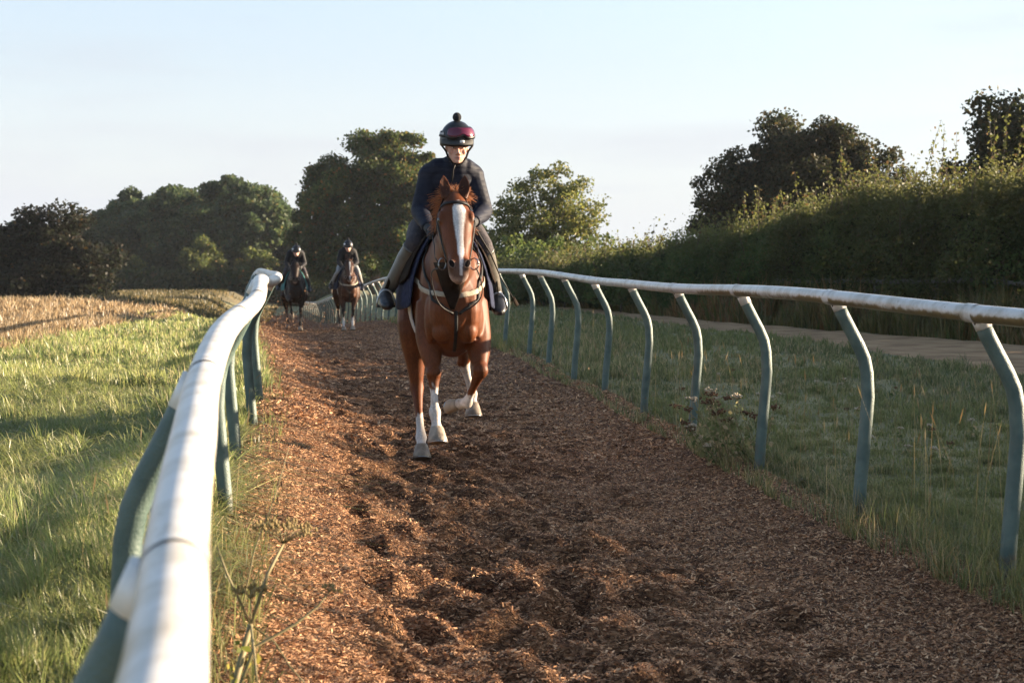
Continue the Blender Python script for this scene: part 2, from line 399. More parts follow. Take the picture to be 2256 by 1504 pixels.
def sheet(name, rows, matl, lift=.02):
    """strip given rows of (y, x0, x1)"""
    V = []; nx = 24
    for (y, a, b) in rows:
        xs = np.linspace(a, b, nx); ys = np.full(nx, y)
        lf = np.full(nx, lift); lf[0] = lf[-1] = -.06; lf[1] = lf[-2] = lift * .6; V.append(np.stack([xs, ys, ground(xs, ys) + lf + .02 * (fbm(xs * 2.5, ys * .7, 3, 83) - .5)], 1))
    return tag(link(name, np_mesh(name, np.concatenate(V), grid_faces(len(rows), nx), smooth=True), matl), kind='structure')

# sandy path between the grass and the hedge
def path_l(y): return np.interp(y, [-20, 6, 20, 25, 33, 41, 50, 60], [7.6, 6.8, 5.65, 5.25, 4.65, 3.7, 2.6, 1.6]) + .3 * (fbm(np.asarray(y) * .5, np.asarray(y) * 0, 3, 21) - .5)
def path_r(y): return np.interp(y, [-20, 6, 20, 27, 33.6, 41, 48, 60], [22, 14.2, 10.2, 8.45, 7.3, 5.6, 4.3, 2.6]) + .3 * (fbm(np.asarray(y) * .5, np.asarray(y) * 0 + 9, 3, 22) - .5)
ys = np.arange(4, 60, .4)
sheet('path', [(y, float(path_l(y)), float(path_r(y))) for y in ys], M['path'], .022)

# stubble field beyond the left verge
def stub_edge(y): return np.interp(y, [10, 20, 28, 40, 50, 60, 70], [-5.0, -6.6, -7.7, -9.2, -10.5, -12.0, -13.8])
ys = np.concatenate([np.arange(6, 70, .5)])
sheet('stubble_field', [(y, -70.0, float(stub_edge(y))) for y in ys], M['stubble_soil'], .025)
# pale dry meadow in front of the wood
ys = np.arange(84, 168, 3.0)
sheet('meadow', [(y, -90.0, -20.0 - (y - 84) * .05) for y in ys], M['far_field'], .03)

# ------------------------------------------------------------------ the woodchip track
ty = np.concatenate([np.linspace(-6, 3.3, 32), 3.4 * 1.0031 ** np.arange(0, 1175)])
nu = 230
tu = np.linspace(0, 1, nu)
TYY = np.repeat(ty[:, None], nu, 1)
edge = .16
TX = (xL(ty) - edge)[:, None] * (1 - tu) + (xR(ty) + edge)[:, None] * tu
TZ = bed(TX, TYY)
din = np.minimum(TX - xL(TYY), xR(TYY) - TX)
dlft = TX - xL(TYY); drgt = xR(TYY) - TX
amp = smoothstep(.45, 1.0, dlft) * smoothstep(.5, 1.25, drgt)
TZ += (fbm(TX * 2.2, TYY * 1.6, 3, 1) - .5) * .055 * amp
TZ += (fbm(TX * 9, TYY * 7, 3, 2) - .5) * .04 * (.25 + .75 * amp)
TZ += (fbm(TX * 34, TYY * 30, 2, 3) - .5) * .014
pr = np.random.default_rng(11)
for k in range(2600):                       # hoof prints: a dent with a thrown-up heel
    py = 3.6 * (46 / 3.6) ** pr.random() if k < 2000 else 3.6 + 14 * pr.random()
    t = np.clip(.40 + .13 * pr.standard_normal(), .2, .72)
    px = float(xL(py) * (1 - t) + xR(py) * t)
    rr = .055 + .055 * pr.random(); dep = .018 + .036 * pr.random()
    i0, i1 = np.searchsorted(ty, [py - 3 * rr, py + 3 * rr])
    if i1 <= i0: continue
    dx = (TX[i0:i1] - px) / rr; dy = (TYY[i0:i1] - py) / (rr * 1.15)
    q = dx * dx + dy * dy
    TZ[i0:i1] += -dep * np.exp(-q * 1.1) + dep * .35 * np.exp(-(dx * dx + (dy - 1.35) ** 2) * 1.3) + dep * .22 * np.exp(-((np.sqrt(q) - 1.5) ** 2) * 5)
TZ = np.where((din < -.02), np.minimum(TZ, ground(TX, TYY) - .02), TZ)
me = np_mesh('gallop_track', np.stack([TX.ravel(), TYY.ravel(), TZ.ravel()], 1), grid_faces(len(ty), nu), smooth=True)
tag(link('gallop_track', me, M['track']), kind='structure')
def track_z(x, y):
    i = np.clip(np.searchsorted(ty, y), 0, len(ty) - 1)
    l = xL(y) - edge; r = xR(y) + edge
    j = np.clip(((x - l) / (r - l) * (nu - 1)).round().astype(int), 0, nu - 1)
    return TZ[i, j]

def quads_from_frames(C, A, B):
    """centre, half axis A, half axis B -> lozenge-ish quads"""
    n = len(C)
    V = np.stack([C - A, C - B, C + A, C + B], 1).reshape(-1, 3)
    F = np.arange(4 * n).reshape(n, 4)
    return V, F

def unit(v): return v / np.maximum(np.linalg.norm(v, axis=1, keepdims=True), 1e-9)

# loose chips lying on the bed
def chips(n, y0, y1, power, seed, lmin, lmax):
    g = np.random.default_rng(seed)
    y = (y0 ** power + (y1 ** power - y0 ** power) * g.random(n)) ** (1 / power)
    t = g.random(n) * 1.02 - .01
    x = xL(y) * (1 - t) + xR(y) * t
    z = track_z(x, y) + .004 + .010 * g.random(n)
    L = lmin + (lmax - lmin) * g.random(n) ** 1.6; W = L * (.14 + .22 * g.random(n))
    a = g.normal(0.25, .95, n); tilt = g.normal(0, .33, n)
    A = np.stack([np.cos(a) * np.cos(tilt), np.sin(a) * np.cos(tilt), np.sin(tilt)], 1)
    roll = g.normal(0, .55, n)
    Bh = np.stack([-np.sin(a), np.cos(a), 0 * a], 1)
    up = np.cross(A, Bh)
    B = Bh * np.cos(roll)[:, None] + up * np.sin(roll)[:, None]
    C = np.stack([x, y, z], 1)
    # rectangle-ish: corners
    Aa, Bb = A * (L / 2)[:, None], B * (W / 2)[:, None]
    sk = (g.random((n, 1)) - .5) * .5
    V = np.stack([C - Aa - Bb, C + Aa * (1 - sk) - Bb, C + Aa + Bb * (1 - abs(sk)), C - Aa * (1 - sk) + Bb], 1).reshape(-1, 3)
    base = np.array([(.48, .265, .135), (.36, .18, .088), (.62, .385, .215), (.15, .07, .036), (.06, .028, .016)])
    col = base[g.choice(5, n, p=[.35, .29, .14, .15, .07])] * (.75 + .5 * g.random((n, 1)))
    return V, np.arange(4 * n).reshape(n, 4), np.repeat(col, 4, 0)
V1, F1, C1 = chips(420000, 4.2, 18, -.6, 31, .006, .024)
V2, F2, C2 = chips(60000, 12, 46, -.2, 32, .02, .05)
me = np_mesh('wood_chips', np.concatenate([V1, V2]), np.concatenate([F1, F2 + len(V1)]), np.concatenate([C1, C2]))
tag(link('wood_chips', me, M['chip']), 'loose brown wood chips strewn over the churned gallop track', 'wood chips', kind='stuff')

# ------------------------------------------------------------------ grass
def blades(x, y, z, h, w, g, lean, cols, wind=(0.0, 0.0), jitter=.25):
    n = len(x)
    a = g.random(n) * 2 * np.pi
    ld = g.random(n) * 2 * np.pi; lm = np.abs(g.normal(0, lean, n))
    dx = np.cos(ld) * lm * h + wind[0] * h; dy = np.sin(ld) * lm * h + wind[1] * h
    wx, wy = np.cos(a) * w / 2, np.sin(a) * w / 2
    p0 = np.stack([x, y, z - .02], 1); W = np.stack([wx, wy, 0 * wx], 1)
    p1 = np.stack([x + dx * .35, y + dy * .35, z + h * .58], 1)
    p2 = np.stack([x + dx, y + dy, z + h * (1 - .35 * np.minimum(lm, 1.55) ** 2)], 1)
    V = np.stack([p0 - W, p0 + W, p1 - W * .7, p1 + W * .7, p2], 1).reshape(-1, 3)
    i = np.arange(n)[:, None] * 5
    F = np.concatenate([i + np.array([[0, 1, 3]]), i + np.array([[0, 3, 2]]), i + np.array([[2, 3, 4]])], 0)
    c = cols * (1 + jitter * (g.random((n, 1)) * 2 - 1))
    return V, F, np.repeat(c, 5, 0)

def mixcol(g, n, table, patch=None):
    t = np.array([c for c, _ in table]); p = np.array([q for _, q in table]); p = p / p.sum()
    k = g.choice(len(t), n, p=p)
    return t[k]

def sample(n, y0, y1, xa, xb, g, power=-.5):
    y = (y0 ** power + (y1 ** power - y0 ** power) * g.random(n)) ** (1 / power)
    a, b = xa(y), xb(y)
    return a + (b - a) * g.random(n), y

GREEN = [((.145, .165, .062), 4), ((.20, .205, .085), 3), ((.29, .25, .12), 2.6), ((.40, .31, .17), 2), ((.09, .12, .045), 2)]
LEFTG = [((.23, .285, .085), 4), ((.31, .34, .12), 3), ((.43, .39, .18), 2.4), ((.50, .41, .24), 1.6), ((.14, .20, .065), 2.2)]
STRAW = [((.36, .26, .12), 3), ((.28, .18, .075), 2), ((.42, .33, .18), 1), ((.16, .18, .05), 1)]
VERGE = [((.26, .15, .06), 3), ((.20, .10, .04), 2), ((.30, .21, .10), 2), ((.10, .12, .035), 3)]

def grass_field(name, n, y0, y1, xa, xb, seed, h0, h1, w0, table, label, lean=.45, power=-.5, tuft=None, wind=(0, 0), dry=None):
    g = np.random.default_rng(seed)
    x, y = sample(n, y0, y1, xa, xb, g, power)
    if tuft:                                 # gather part of the blades into tufts
        k = g.random(n) < .55
        m = max(8, int(n / tuft)); cx, cy = x[g.integers(0, n, m)], y[g.integers(0, n, m)]
        j = g.integers(0, m, n)
        # tufts only gather from their own neighbourhood: snap to a jittered lattice
        s = .16 + .012 * y
        lx = np.floor(x / s) + .5 + (vnoise(np.floor(x / s) * 3.1, np.floor(y / s) * 1.7, seed) - .5); ly = np.floor(y / s) + .5 + (vnoise(np.floor(x / s) * 1.3, np.floor(y / s) * 2.9, seed + 1) - .5)
        x = np.where(k, lx * s + g.normal(0, .035, n), x); y = np.where(k, ly * s + g.normal(0, .035, n), y)
        a, b = xa(y), xb(y); x = np.clip(x, a, b)
    z = ground(x, y)
    p = fbm(x * .9, y * .45, 3, seed + 3)
    h = (h0 + (h1 - h0) * g.random(n) ** 1.5) * (.35 + 1.0 * smoothstep(.36, .68, p) + .5 * (vnoise(x * 6, y * 4, seed + 5) > .72))
    w = (w0 * (.6 + .8 * g.random(n))) * np.maximum(1, y / 9)
    c = mixcol(g, n, table)
    q = smoothstep(.42, .62, fbm(x * .5 + 31, y * .35, 3, seed + 8))[:, None]
    c = c * (1 - .55 * q) + np.array([.17, .19, .06]) * .55 * q if dry is None else c * (1 - q * dry[1]) + np.array(dry[0]) * q * dry[1]
    V, F, C = blades(x, y, z, h, w, g, lean, c, wind)
    return tag(link(name, np_mesh(name, V, F, C), M['grass']), label, 'grass', kind='stuff')

grass_field('verge_thatch', 150000, 3.2, 20, lambda y: np.maximum(xL(y) - 1.3 - .24 * y, -.345 * y - .4), lambda y: xL(y) - .05, 111, .05, .16, .006, [((.48, .46, .20), 3), ((.38, .42, .15), 3.5), ((.60, .52, .31), 1.4), ((.27, .33, .10), 3)],
            'matted pale yellow grass lying flat on the left verge', 2.6, -.4, 40, (-.25, -.1))
grass_field('verge_grass', 150000, 3.2, 17, lambda y: np.maximum(xL(y) - 1.3 - .24 * y, -.345 * y - .4), lambda y: xL(y) - .06, 101, .03, .15, .0055, LEFTG,
            'sunlit yellow green grass on the verge left of the near white rail', .85, -.4, 40, (-.12, 0))
grass_field('meadow_grass', 90000, 15, 62, lambda y: np.maximum(stub_edge(y) - 1.0, -.345 * y), lambda y: xL(y) + .1, 102, .04, .15, .007, LEFTG,
            'sunlit grass running from the left rail back to the stubble', .7, -.3, 40, (-.1, 0), ((.38, .38, .13), .6))
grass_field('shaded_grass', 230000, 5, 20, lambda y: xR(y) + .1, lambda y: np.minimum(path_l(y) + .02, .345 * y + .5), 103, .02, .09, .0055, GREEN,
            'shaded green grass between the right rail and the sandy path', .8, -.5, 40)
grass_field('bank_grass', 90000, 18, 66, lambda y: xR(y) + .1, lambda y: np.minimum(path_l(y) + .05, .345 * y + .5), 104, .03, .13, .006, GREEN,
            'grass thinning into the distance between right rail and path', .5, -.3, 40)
grass_field('hedge_bottom_grass', 110000, 14, 66, lambda y: path_r(y) + .0, lambda y: hedge_x(y) + .8, 105, .15, .75, .008, VERGE,
            'tall rusty dry grass along the foot of the hedge', .35, -.3, 60, (0, 0), ((.1, .11, .035), .6))
def foot(seed, side):
    f = xL if side < 0 else xR
    return (lambda y: f(y) - .22, lambda y: f(y) + .22)
a, b = foot(0, -1)
grass_field('rail_foot_grass', 5200, 4.5, 40, a, b, 106, .03, .17, .0045, GREEN + STRAW, 'ragged grass growing round the feet of the left rail posts', .75, -.6, 30)
a, b = foot(0, 1)
grass_field('post_foot_grass', 15000, 5, 44, a, b, 107, .03, .16, .0045, GREEN + STRAW, 'ragged dry grass growing round the feet of the right rail posts', .85, -.5, 30)
# taller straw stalks
def stalks(name, n, y0, y1, xa, xb, seed, h0, h1, label, lean=.12):
    g = np.random.default_rng(seed); x, y = sample(n, y0, y1, xa, xb, g, -.3); z = ground(x, y)
    h = h0 + (h1 - h0) * g.random(n); w = .0028 * np.maximum(1, y / 12)
    c = mixcol(g, n, STRAW[:3])
    V, F, C = blades(x, y, z, h, w, g, lean, c)
    # seed heads
    V5 = V.reshape(n, 5, 3); tip = V5[:, 4]; d = unit(tip - V5[:, 2])
    B = np.stack([np.full(n, .0034), np.zeros(n), np.zeros(n)], 1) * np.maximum(1, y / 12)[:, None]
    Vh, Fh = quads_from_frames(tip, d * .045, B)
    F4 = np.concatenate([F[:, [0, 1, 2, 2]] * 0 + F[:, [0, 1, 2, 2]]], 0)
    me = np_mesh(name, np.concatenate([V, Vh]), np.concatenate([F, Fh[:, [0, 1, 2]] + len(V), Fh[:, [0, 2, 3]] + len(V)]), np.concatenate([C, np.repeat(c * .75, 4, 0)]))
    return tag(link(name, me, M['grass']), label, 'grass', kind='stuff')
stalks('grass_stalks', 260, 5.5, 44, lambda y: xR(y) - .1, lambda y: xR(y) + 1.6, 108, .25, .7, 'thin straw coloured grass stalks standing behind the right rail', .22)
stalks('verge_stalks', 40, 4.5, 40, lambda y: xL(y) - .5, lambda y: xL(y) + .1, 109, .3, .6, 'thin straw coloured grass stalks under the left rail', .3)

# stubble: upright broken straws
g = np.random.default_rng(120); n = 80000
x, y = sample(n, 14, 67, lambda y: -.36 * y - 1, stub_edge, g, -.15)
y = y + .0; x = x + 0
V, F, C = blades(x, y, ground(x, y), (.06 + .5 * g.random(n) * fbm(x * 1.6, y * 1.1, 3, 77)), .015 * np.maximum(1, y / 14), g, .7,
                 mixcol(g, n, [((.33, .235, .13), 3), ((.43, .32, .19), 2), ((.20, .135, .07), 3), ((.52, .42, .28), .6)]))
tag(link('stubble', np_mesh('stubble', V, F, C), M['grass']), 'pinkish brown cereal stubble on the field at the left', 'stubble', kind='stuff')
# rough herbage at the far edge of the field
g = np.random.default_rng(121); n = 60000
x, y = sample(n, 62, 150, lambda y: -.3 * y - 2, lambda y: -.13 * y - 2.0, g, -.15)
V, F, C = blades(x, y, ground(x, y), (.15 + .5 * g.random(n) * fbm(x * .3, y * .3, 3, 9)), .05 + 0 * y, g, .4, mixcol(g, n, [((.05, .05, .02), 3), ((.12, .10, .04), 2), ((.30, .22, .10), 1.6)]))
tag(link('rough_herbage', np_mesh('rough_herbage', V, F, C), M['grass']), 'dark rough herbage in the dip beyond the stubble', 'weeds', kind='stuff')

# ------------------------------------------------------------------ running rails
def arc_positions(f, y0, y1, step):
    ys = np.arange(y0, y1, .05); xs = f(ys); s = np.concatenate([[0], np.cumsum(np.hypot(np.diff(xs), np.diff(ys)))])
    return np.interp(np.arange(0, s[-1], step), s, ys)

def running_rail(name, label, fx, fz, fg, side, post_y, y0, y1, seed, green_patch):
    """side +1: posts stand to the right of the rail and lean left over the track"""
    g = np.random.default_rng(seed)
    root = empty(name, (float(fx(8) + side * OVER), 8, float(fg(8)))); ro = Vector(root.location)
    tag(root, label, 'railing')
    # the rail itself with a faint seam at every post
    ys = np.unique(np.concatenate([np.arange(y0, 14, .06), np.arange(14, 45, .2), np.arange(45, y1, .5)]))
    P = np.stack([fx(ys), ys, fz(ys)], 1)
    T = unit(np.gradient(P, axis=0)); Rr = unit(np.cross(T, np.array([[0, 0, 1.]]))); U = np.cross(Rr, T)
    n = 20; a = np.arange(n) / n * 2 * np.pi
    V = P[:, None] + Rr[:, None] * (np.cos(a) * .0405)[None, :, None] + U[:, None] * (np.sin(a) * .038)[None, :, None]
    i = np.arange(len(ys) * n).reshape(len(ys), n); j = np.roll(i, -1, 1)
    F = np.stack([i[:-1].ravel(), j[:-1].ravel(), j[1:].ravel(), i[1:].ravel()], 1)
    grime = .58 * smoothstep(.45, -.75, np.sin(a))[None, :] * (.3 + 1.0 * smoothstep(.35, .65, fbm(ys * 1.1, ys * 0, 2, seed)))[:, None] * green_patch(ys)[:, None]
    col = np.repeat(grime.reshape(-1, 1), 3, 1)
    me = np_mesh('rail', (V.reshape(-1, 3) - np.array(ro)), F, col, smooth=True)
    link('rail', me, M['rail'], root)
    for k, py in enumerate(post_y):
        x = float(fx(py)); zt = float(fz(py)); zg = float(fg(py)) - .12
        
        prof = [(-.25, 0), (0, 0), (.2, .012), (.46, .036), (.63, .05), (.757, .044), (.83, .03), (.90, .0), (.985, -.045), (1.05, -.078), (1.115, -.108)]
        pts = [Vector((x + side * (OVER + o), py, zt - 1.15 + q)) - ro for q, o in prof]
        far = py > 30
        mb = MB(); mb.tube(pts, .0345, 8 if far else 16)
        p = mb.build('post', M['post_green'], root)
        tp = pts[-1]; dr = (pts[-1] - pts[-2]).normalized()
        mb = MB(); mb.tube([tp - dr * (.03 if k % 3 != 1 else .055), tp + dr * .03], .0365, 8 if far else 16)
        cb = MB(); cb.tube([Vector((x, py, zt)) - ro - Vector(T[np.argmin(abs(ys - py))]) * .05, Vector((x, py, zt)) - ro + Vector(T[np.argmin(abs(ys - py))]) * .05], .0412, 20, cap=False)
        mb.build('collar', M['collar'], p)
        if not far:
            MB().ball(tp - dr * .012 + Vector((-side * .034, -.012, .004)), (.006, .009, .009), 8, 6).build('bolt', M['old_timber'], p)
            cb.c = [(.22, .22, .22)] * cb.n; cb.build('joint_sleeve', M['rail'], p, col=True)
    return root

pyR = [2.7, 4.9, 6.9, 8.53, 10.5, 12.7, 14.5, 16.9, 18.2, 20.5, 22.7, 25.0, 27.3] + list(arc_positions(rxR, 29.6, 112, 2.3))
pyL = [1.95, 3.85, 5.8, 7.75, 9.6, 11.6, 13.6] + list(arc_positions(rxL, 15.5, 100, 2.3))
running_rail('running_rail', 'white rail on curved green posts along the right side of the track', rxR, rzR, gR, 1, pyR, 2.0, 113, 5, lambda y: .62 + .85 * smoothstep(13, 8, y))
running_rail('running_rail', 'white rail on curved green posts running close under the camera at left', rxL, rzL, gL, -1, pyL, .35, 101, 6, lambda y: .42 + 0 * y)
# ------------------------------------------------------------------ foliage
def leaf_cloud(C, size, g, tint, squash=1.0, flat=.0):
    n = len(C)
    d = unit(g.normal(0, 1, (n, 3))); e = unit(np.cross(d, g.normal(0, 1, (n, 3))))
    s = size * (.6 + .8 * g.random(n))
    V, F = quads_from_frames(C, d * s[:, None] * .62, e * s[:, None] * .40)
    return V, F, np.repeat(tint, 4, 0)

def crown_points(blobs, n, g, clumps=60, spread=.32, shell=.55, hang=0.0):
    """leaf positions gathered in uneven clumps over the outer part of several blobs"""
    vol = np.array([b[3] * b[4] * b[5] for b in blobs]) ** .75; vol /= vol.sum()
    k = g.choice(len(blobs), clumps, p=vol); B = np.array(blobs)[k]
    d = unit(g.normal(0, 1, (clumps, 3))); r = shell + (1.06 - shell) * g.random((clumps, 1)) ** .6
    cc = B[:, :3] + d * r * B[:, 3:]
    cs = spread * (.5 + g.random(clumps)) * B[:, 3:].mean(1)
    tint = .72 + .56 * g.random(clumps)
    p = cs ** 1.7; p /= p.sum()
    j = g.choice(clumps, n, p=p)
    off = g.normal(0, 1, (n, 3)); off = off / (1 + .35 * np.linalg.norm(off, axis=1, keepdims=True))
    P = cc[j] + off * cs[j][:, None] * np.array([1, 1, .72])
    return P, tint[j], cc

def tree_parts(blobs, n, leaf, cols, seed, trunk_r, clumps=70, spread=.32, limbs=14, shell=.55, trunk_top=None, low=0.0):
    """meshes for crown and trunk, foot of the trunk at the origin"""
    g = np.random.default_rng(seed)
    P, t, cc = crown_points(blobs, n, g, clumps, spread, shell)
    nc = n // 5; Pc, tc_, _ = crown_points([(b_[0], b_[1], b_[2], b_[3] * .72, b_[4] * .72, b_[5] * .72) for b_ in blobs], nc, g, clumps, .4, .1)
    P = np.concatenate([P, Pc]); t = np.concatenate([t, np.full(nc, .85)]); n = n + nc
    P[:, 2] = np.where(P[:, 2] < low, low + g.random(n) * .6, P[:, 2])
    base = mixcol(g, n, cols)
    V, F, C = leaf_cloud(P, leaf, g, base * t[:, None] * (.85 + .3 * g.random((n, 1))))
    crown = np_mesh('crown', V, F, C)
    mb = MB(); B = np.array(blobs)
    top = trunk_top or float(np.average(B[:, 2]))
    axis = [Vector((0, 0, -.4)), Vector((.02, 0, top * .3)), Vector((.1 * trunk_r, .05, top * .65)), Vector((float(B[:, 0].mean()) * .4, float(B[:, 1].mean()) * .4, top))]
    mb.tube(axis, [trunk_r * 1.35, trunk_r, trunk_r * .75, trunk_r * .45], 9)
    for k in g.choice(len(cc), min(limbs, len(cc)), replace=False):
        e = Vector(cc[k]); s = axis[1].lerp(axis[3], .25 + .75 * g.random())
        mid = s.lerp(e, .5) + Vector(g.normal(0, .12, 3)) * (e - s).length * .5 + Vector((0, 0, -.06 * (e - s).length))
        r0 = trunk_r * (.28 + .15 * g.random())
        mb.tube([s, s.lerp(mid, .5), mid, mid.lerp(e, .5) + Vector(g.normal(0, .05, 3)), e], [r0, r0 * .8, r0 * .6, r0 * .4, r0 * .15], 6)
    return crown, mb.mesh('trunk')

def place_tree(name, parts, x, y, rz, sc, label, cat='tree', group=None, zoff=0.0):
    root = empty(name, (x, y, float(ground(x, y)) + zoff), rz); root.scale = (sc, sc, sc) if not hasattr(sc, '__len__') else sc
    tag(root, label, cat, group)
    link('crown', parts[0], M['leaf'], root); link('trunk', parts[1], M['bark'], root)
    return root

DKGREEN = [((.05, .075, .02), 4), ((.035, .06, .018), 3), ((.08, .09, .025), 2), ((.10, .075, .02), .6)]
CHEST = [((.075, .10, .03), 4), ((.055, .075, .024), 4), ((.13, .10, .03), 1.1), ((.19, .095, .03), .4), ((.11, .13, .036), 1.6)]
LIGHT = [((.16, .17, .045), 4), ((.12, .14, .038), 3), ((.24, .21, .06), 2), ((.09, .11, .03), 2)]
BROWN = [((.034, .038, .017), 4), ((.052, .042, .018), 2), ((.028, .036, .015), 3), ((.075, .05, .02), .7)]
WOODG = [((.058, .088, .036), 4), ((.046, .073, .033), 3), ((.082, .105, .04), 2), ((.11, .10, .038), .6)]

# big horse chestnut behind the rider
blobs = [(.7, 0, 8.4, 2.9, 3.0, 3.0), (-2.2, 0, 6.6, 2.9, 2.8, 2.8), (2.6, -.3, 6.4, 2.4, 2.6, 3.0), (1.9, 0, 9.9, 2.1, 2.2, 1.9), (-3.8, .3, 4.4, 2.2, 2.4, 2.4), (3.2, 0, 3.8, 2.2, 2.3, 2.4), (-1.2, -1.2, 3.4, 3.2, 2.2, 2.6), (1.4, -1.4, 4.6, 2.2, 1.8, 2.4), (-3.4, 0, 6.0, 1.6, 1.8, 1.8), (3.4, 0, 5.4, 1.5, 1.8, 2.2), (-4.2, 0, 2.6, 1.6, 2, 2.0)]
place_tree('chestnut_tree', tree_parts(blobs, 95000, .20, CHEST, 201, .45, 190, .23, 14, .5, low=.25), -9.6, 116, 0.0, 1.0,
           'big dense tree turning orange at the top behind the mounted riders')
# airy sunlit tree right of the rider
blobs = [(0, 0, 4.6, 1.9, 1.7, 1.9), (-1.6, 0, 4.4, 1.3, 1.3, 1.7), (1.7, .1, 4.5, 1.5, 1.4, 1.5), (.3, 0, 5.9, 1.3, 1.2, 1.0), (2.4, 0, 3.7, 1.0, 1.1, .8), (-2.0, 0, 3.0, 1.2, 1.2, 1.3), (.8, -.3, 2.6, 1.6, 1.4, 1.4), (-.2, 0, 2.0, 2.2, 1.6, 1.5)]
place_tree('field_maple', tree_parts(blobs, 15500, .13, LIGHT, 202, .16, 150, .24, 40, .45, low=.3), 1.65, 82, 0.0, 1.0,
           'airy light green tree standing alone just right of the front rider')
# wide dark tree over the hedge at the right
blobs = [(0, 0, 5.4, 3.0, 2.6, 2.4), (-2.4, 0, 4.4, 2.0, 2.0, 1.9), (2.3, 0, 4.9, 2.2, 2.2, 2.2), (.9, 0, 6.3, 2.2, 2.0, 1.7), (-3.5, 0, 3.0, 1.3, 1.4, 1.4), (3.8, 0, 3.4, 1.4, 1.6, 1.8), (-.9, 0, 6.0, 1.8, 1.6, 1.7), (0, 0, 3.2, 3.4, 2, 1.6), (-4.1, 0, 2.2, 1.0, 1.2, 1.2), (4.4, 0, 4.0, 1.1, 1.2, 1.2)]
place_tree('sycamore_tree', tree_parts(blobs, 75000, .135, BROWN, 203, .34, 230, .21, 34, .3, low=.9), 12.3, 70, 0.0, (1.0, 1.0, 1.0),
           'wide dark brown tree rising behind the middle of the hedge')
# dark tree cut by the right edge of the picture
blobs = [(0, 0, 4.9, 1.9, 1.8, 1.7), (1.7, 0, 5.3, 1.9, 1.8, 1.6), (-1.0, 0, 3.9, 1.3, 1.3, 1.3), (.4, 0, 3.4, 2.0, 1.6, 1.4), (2.6, 0, 4.4, 1.6, 1.8, 1.8)]
place_tree('sycamore_tree', tree_parts(blobs, 42000, .115, BROWN, 204, .26, 150, .22, 24, .3, low=.9), 16.6, 51, 0.0, (1.25, 1.2, 1.1),
           'dark tree over the hedge at the right edge of the picture')
# copper tree on the left
blobs = [(0, 0, 3.6, 2.2, 2, 2.0), (-1.7, 0, 2.5, 2.0, 2, 2.0), (1.6, 0, 2.3, 2.0, 2, 1.9), (.7, 0, 4.3, 1.4, 1.4, 1.2), (-2.6, 0, 1.4, 1.4, 1.6, 1.5), (2.6, 0, 1.2, 1.2, 1.5, 1.3), (0, -1, 1.4, 2.6, 1.6, 1.6)]
COPPER = [((.019, .019, .012), 5), ((.030, .022, .013), 1.2), ((.02, .025, .013), 4), ((.09, .055, .018), .15)]
place_tree('copper_beech', tree_parts(blobs, 26000, .17, COPPER, 205, .3, 130, .30, 10, .35, low=.15), -25.0, 88, 0.0, (1.08, 1.0, .94),
           'low dark copper tree at the far edge of the stubble field')

# the wood across the back: each tree its own
kinds = []
for s, bl in enumerate([
    [(0, 0, 7.2, 3.6, 3.4, 3.2), (-2, 0, 5.4, 2.8, 2.8, 3.0), (2.2, 0, 5.6, 3.0, 2.8, 3.0), (.5, 0, 9.2, 2.4, 2.3, 1.8), (0, -1.4, 3.2, 4.0, 2.2, 2.6)],
    [(0, 0, 6.0, 3.4, 3.2, 3.4), (-1.5, 0, 7.8, 2.3, 2.3, 2.0), (2.2, 0, 4.6, 2.6, 2.6, 2.8), (-2.6, 0, 3.6, 2.6, 2.6, 2.8), (0, -1.3, 2.8, 3.6, 2.0, 2.4)],
    [(0, 0, 6.6, 2.8, 2.8, 4.0), (.8, 0, 9.4, 1.8, 1.8, 1.8), (-1.6, 0, 5, 2.2, 2.2, 3.0), (1.8, 0, 3.8, 2.4, 2.2, 2.8), (0, -1.2, 2.6, 3.0, 2.0, 2.4)]]):
    kinds.append(tree_parts(bl, 22000, .34, WOODG, 230 + s, .35, 75, .24, 6, .72, low=.3))
yell = tree_parts([(0, 0, 3.4, 2.2, 2.2, 2.2), (-1.2, 0, 2.4, 1.6, 1.6, 1.7), (1.3, 0, 2.0, 1.6, 1.6, 1.6)], 5000, .3, [((.09, .11, .032), 3), ((.13, .135, .036), 1.5), ((.065, .085, .028), 2)], 240, .15, 40, .3, 6, .4, low=.2)
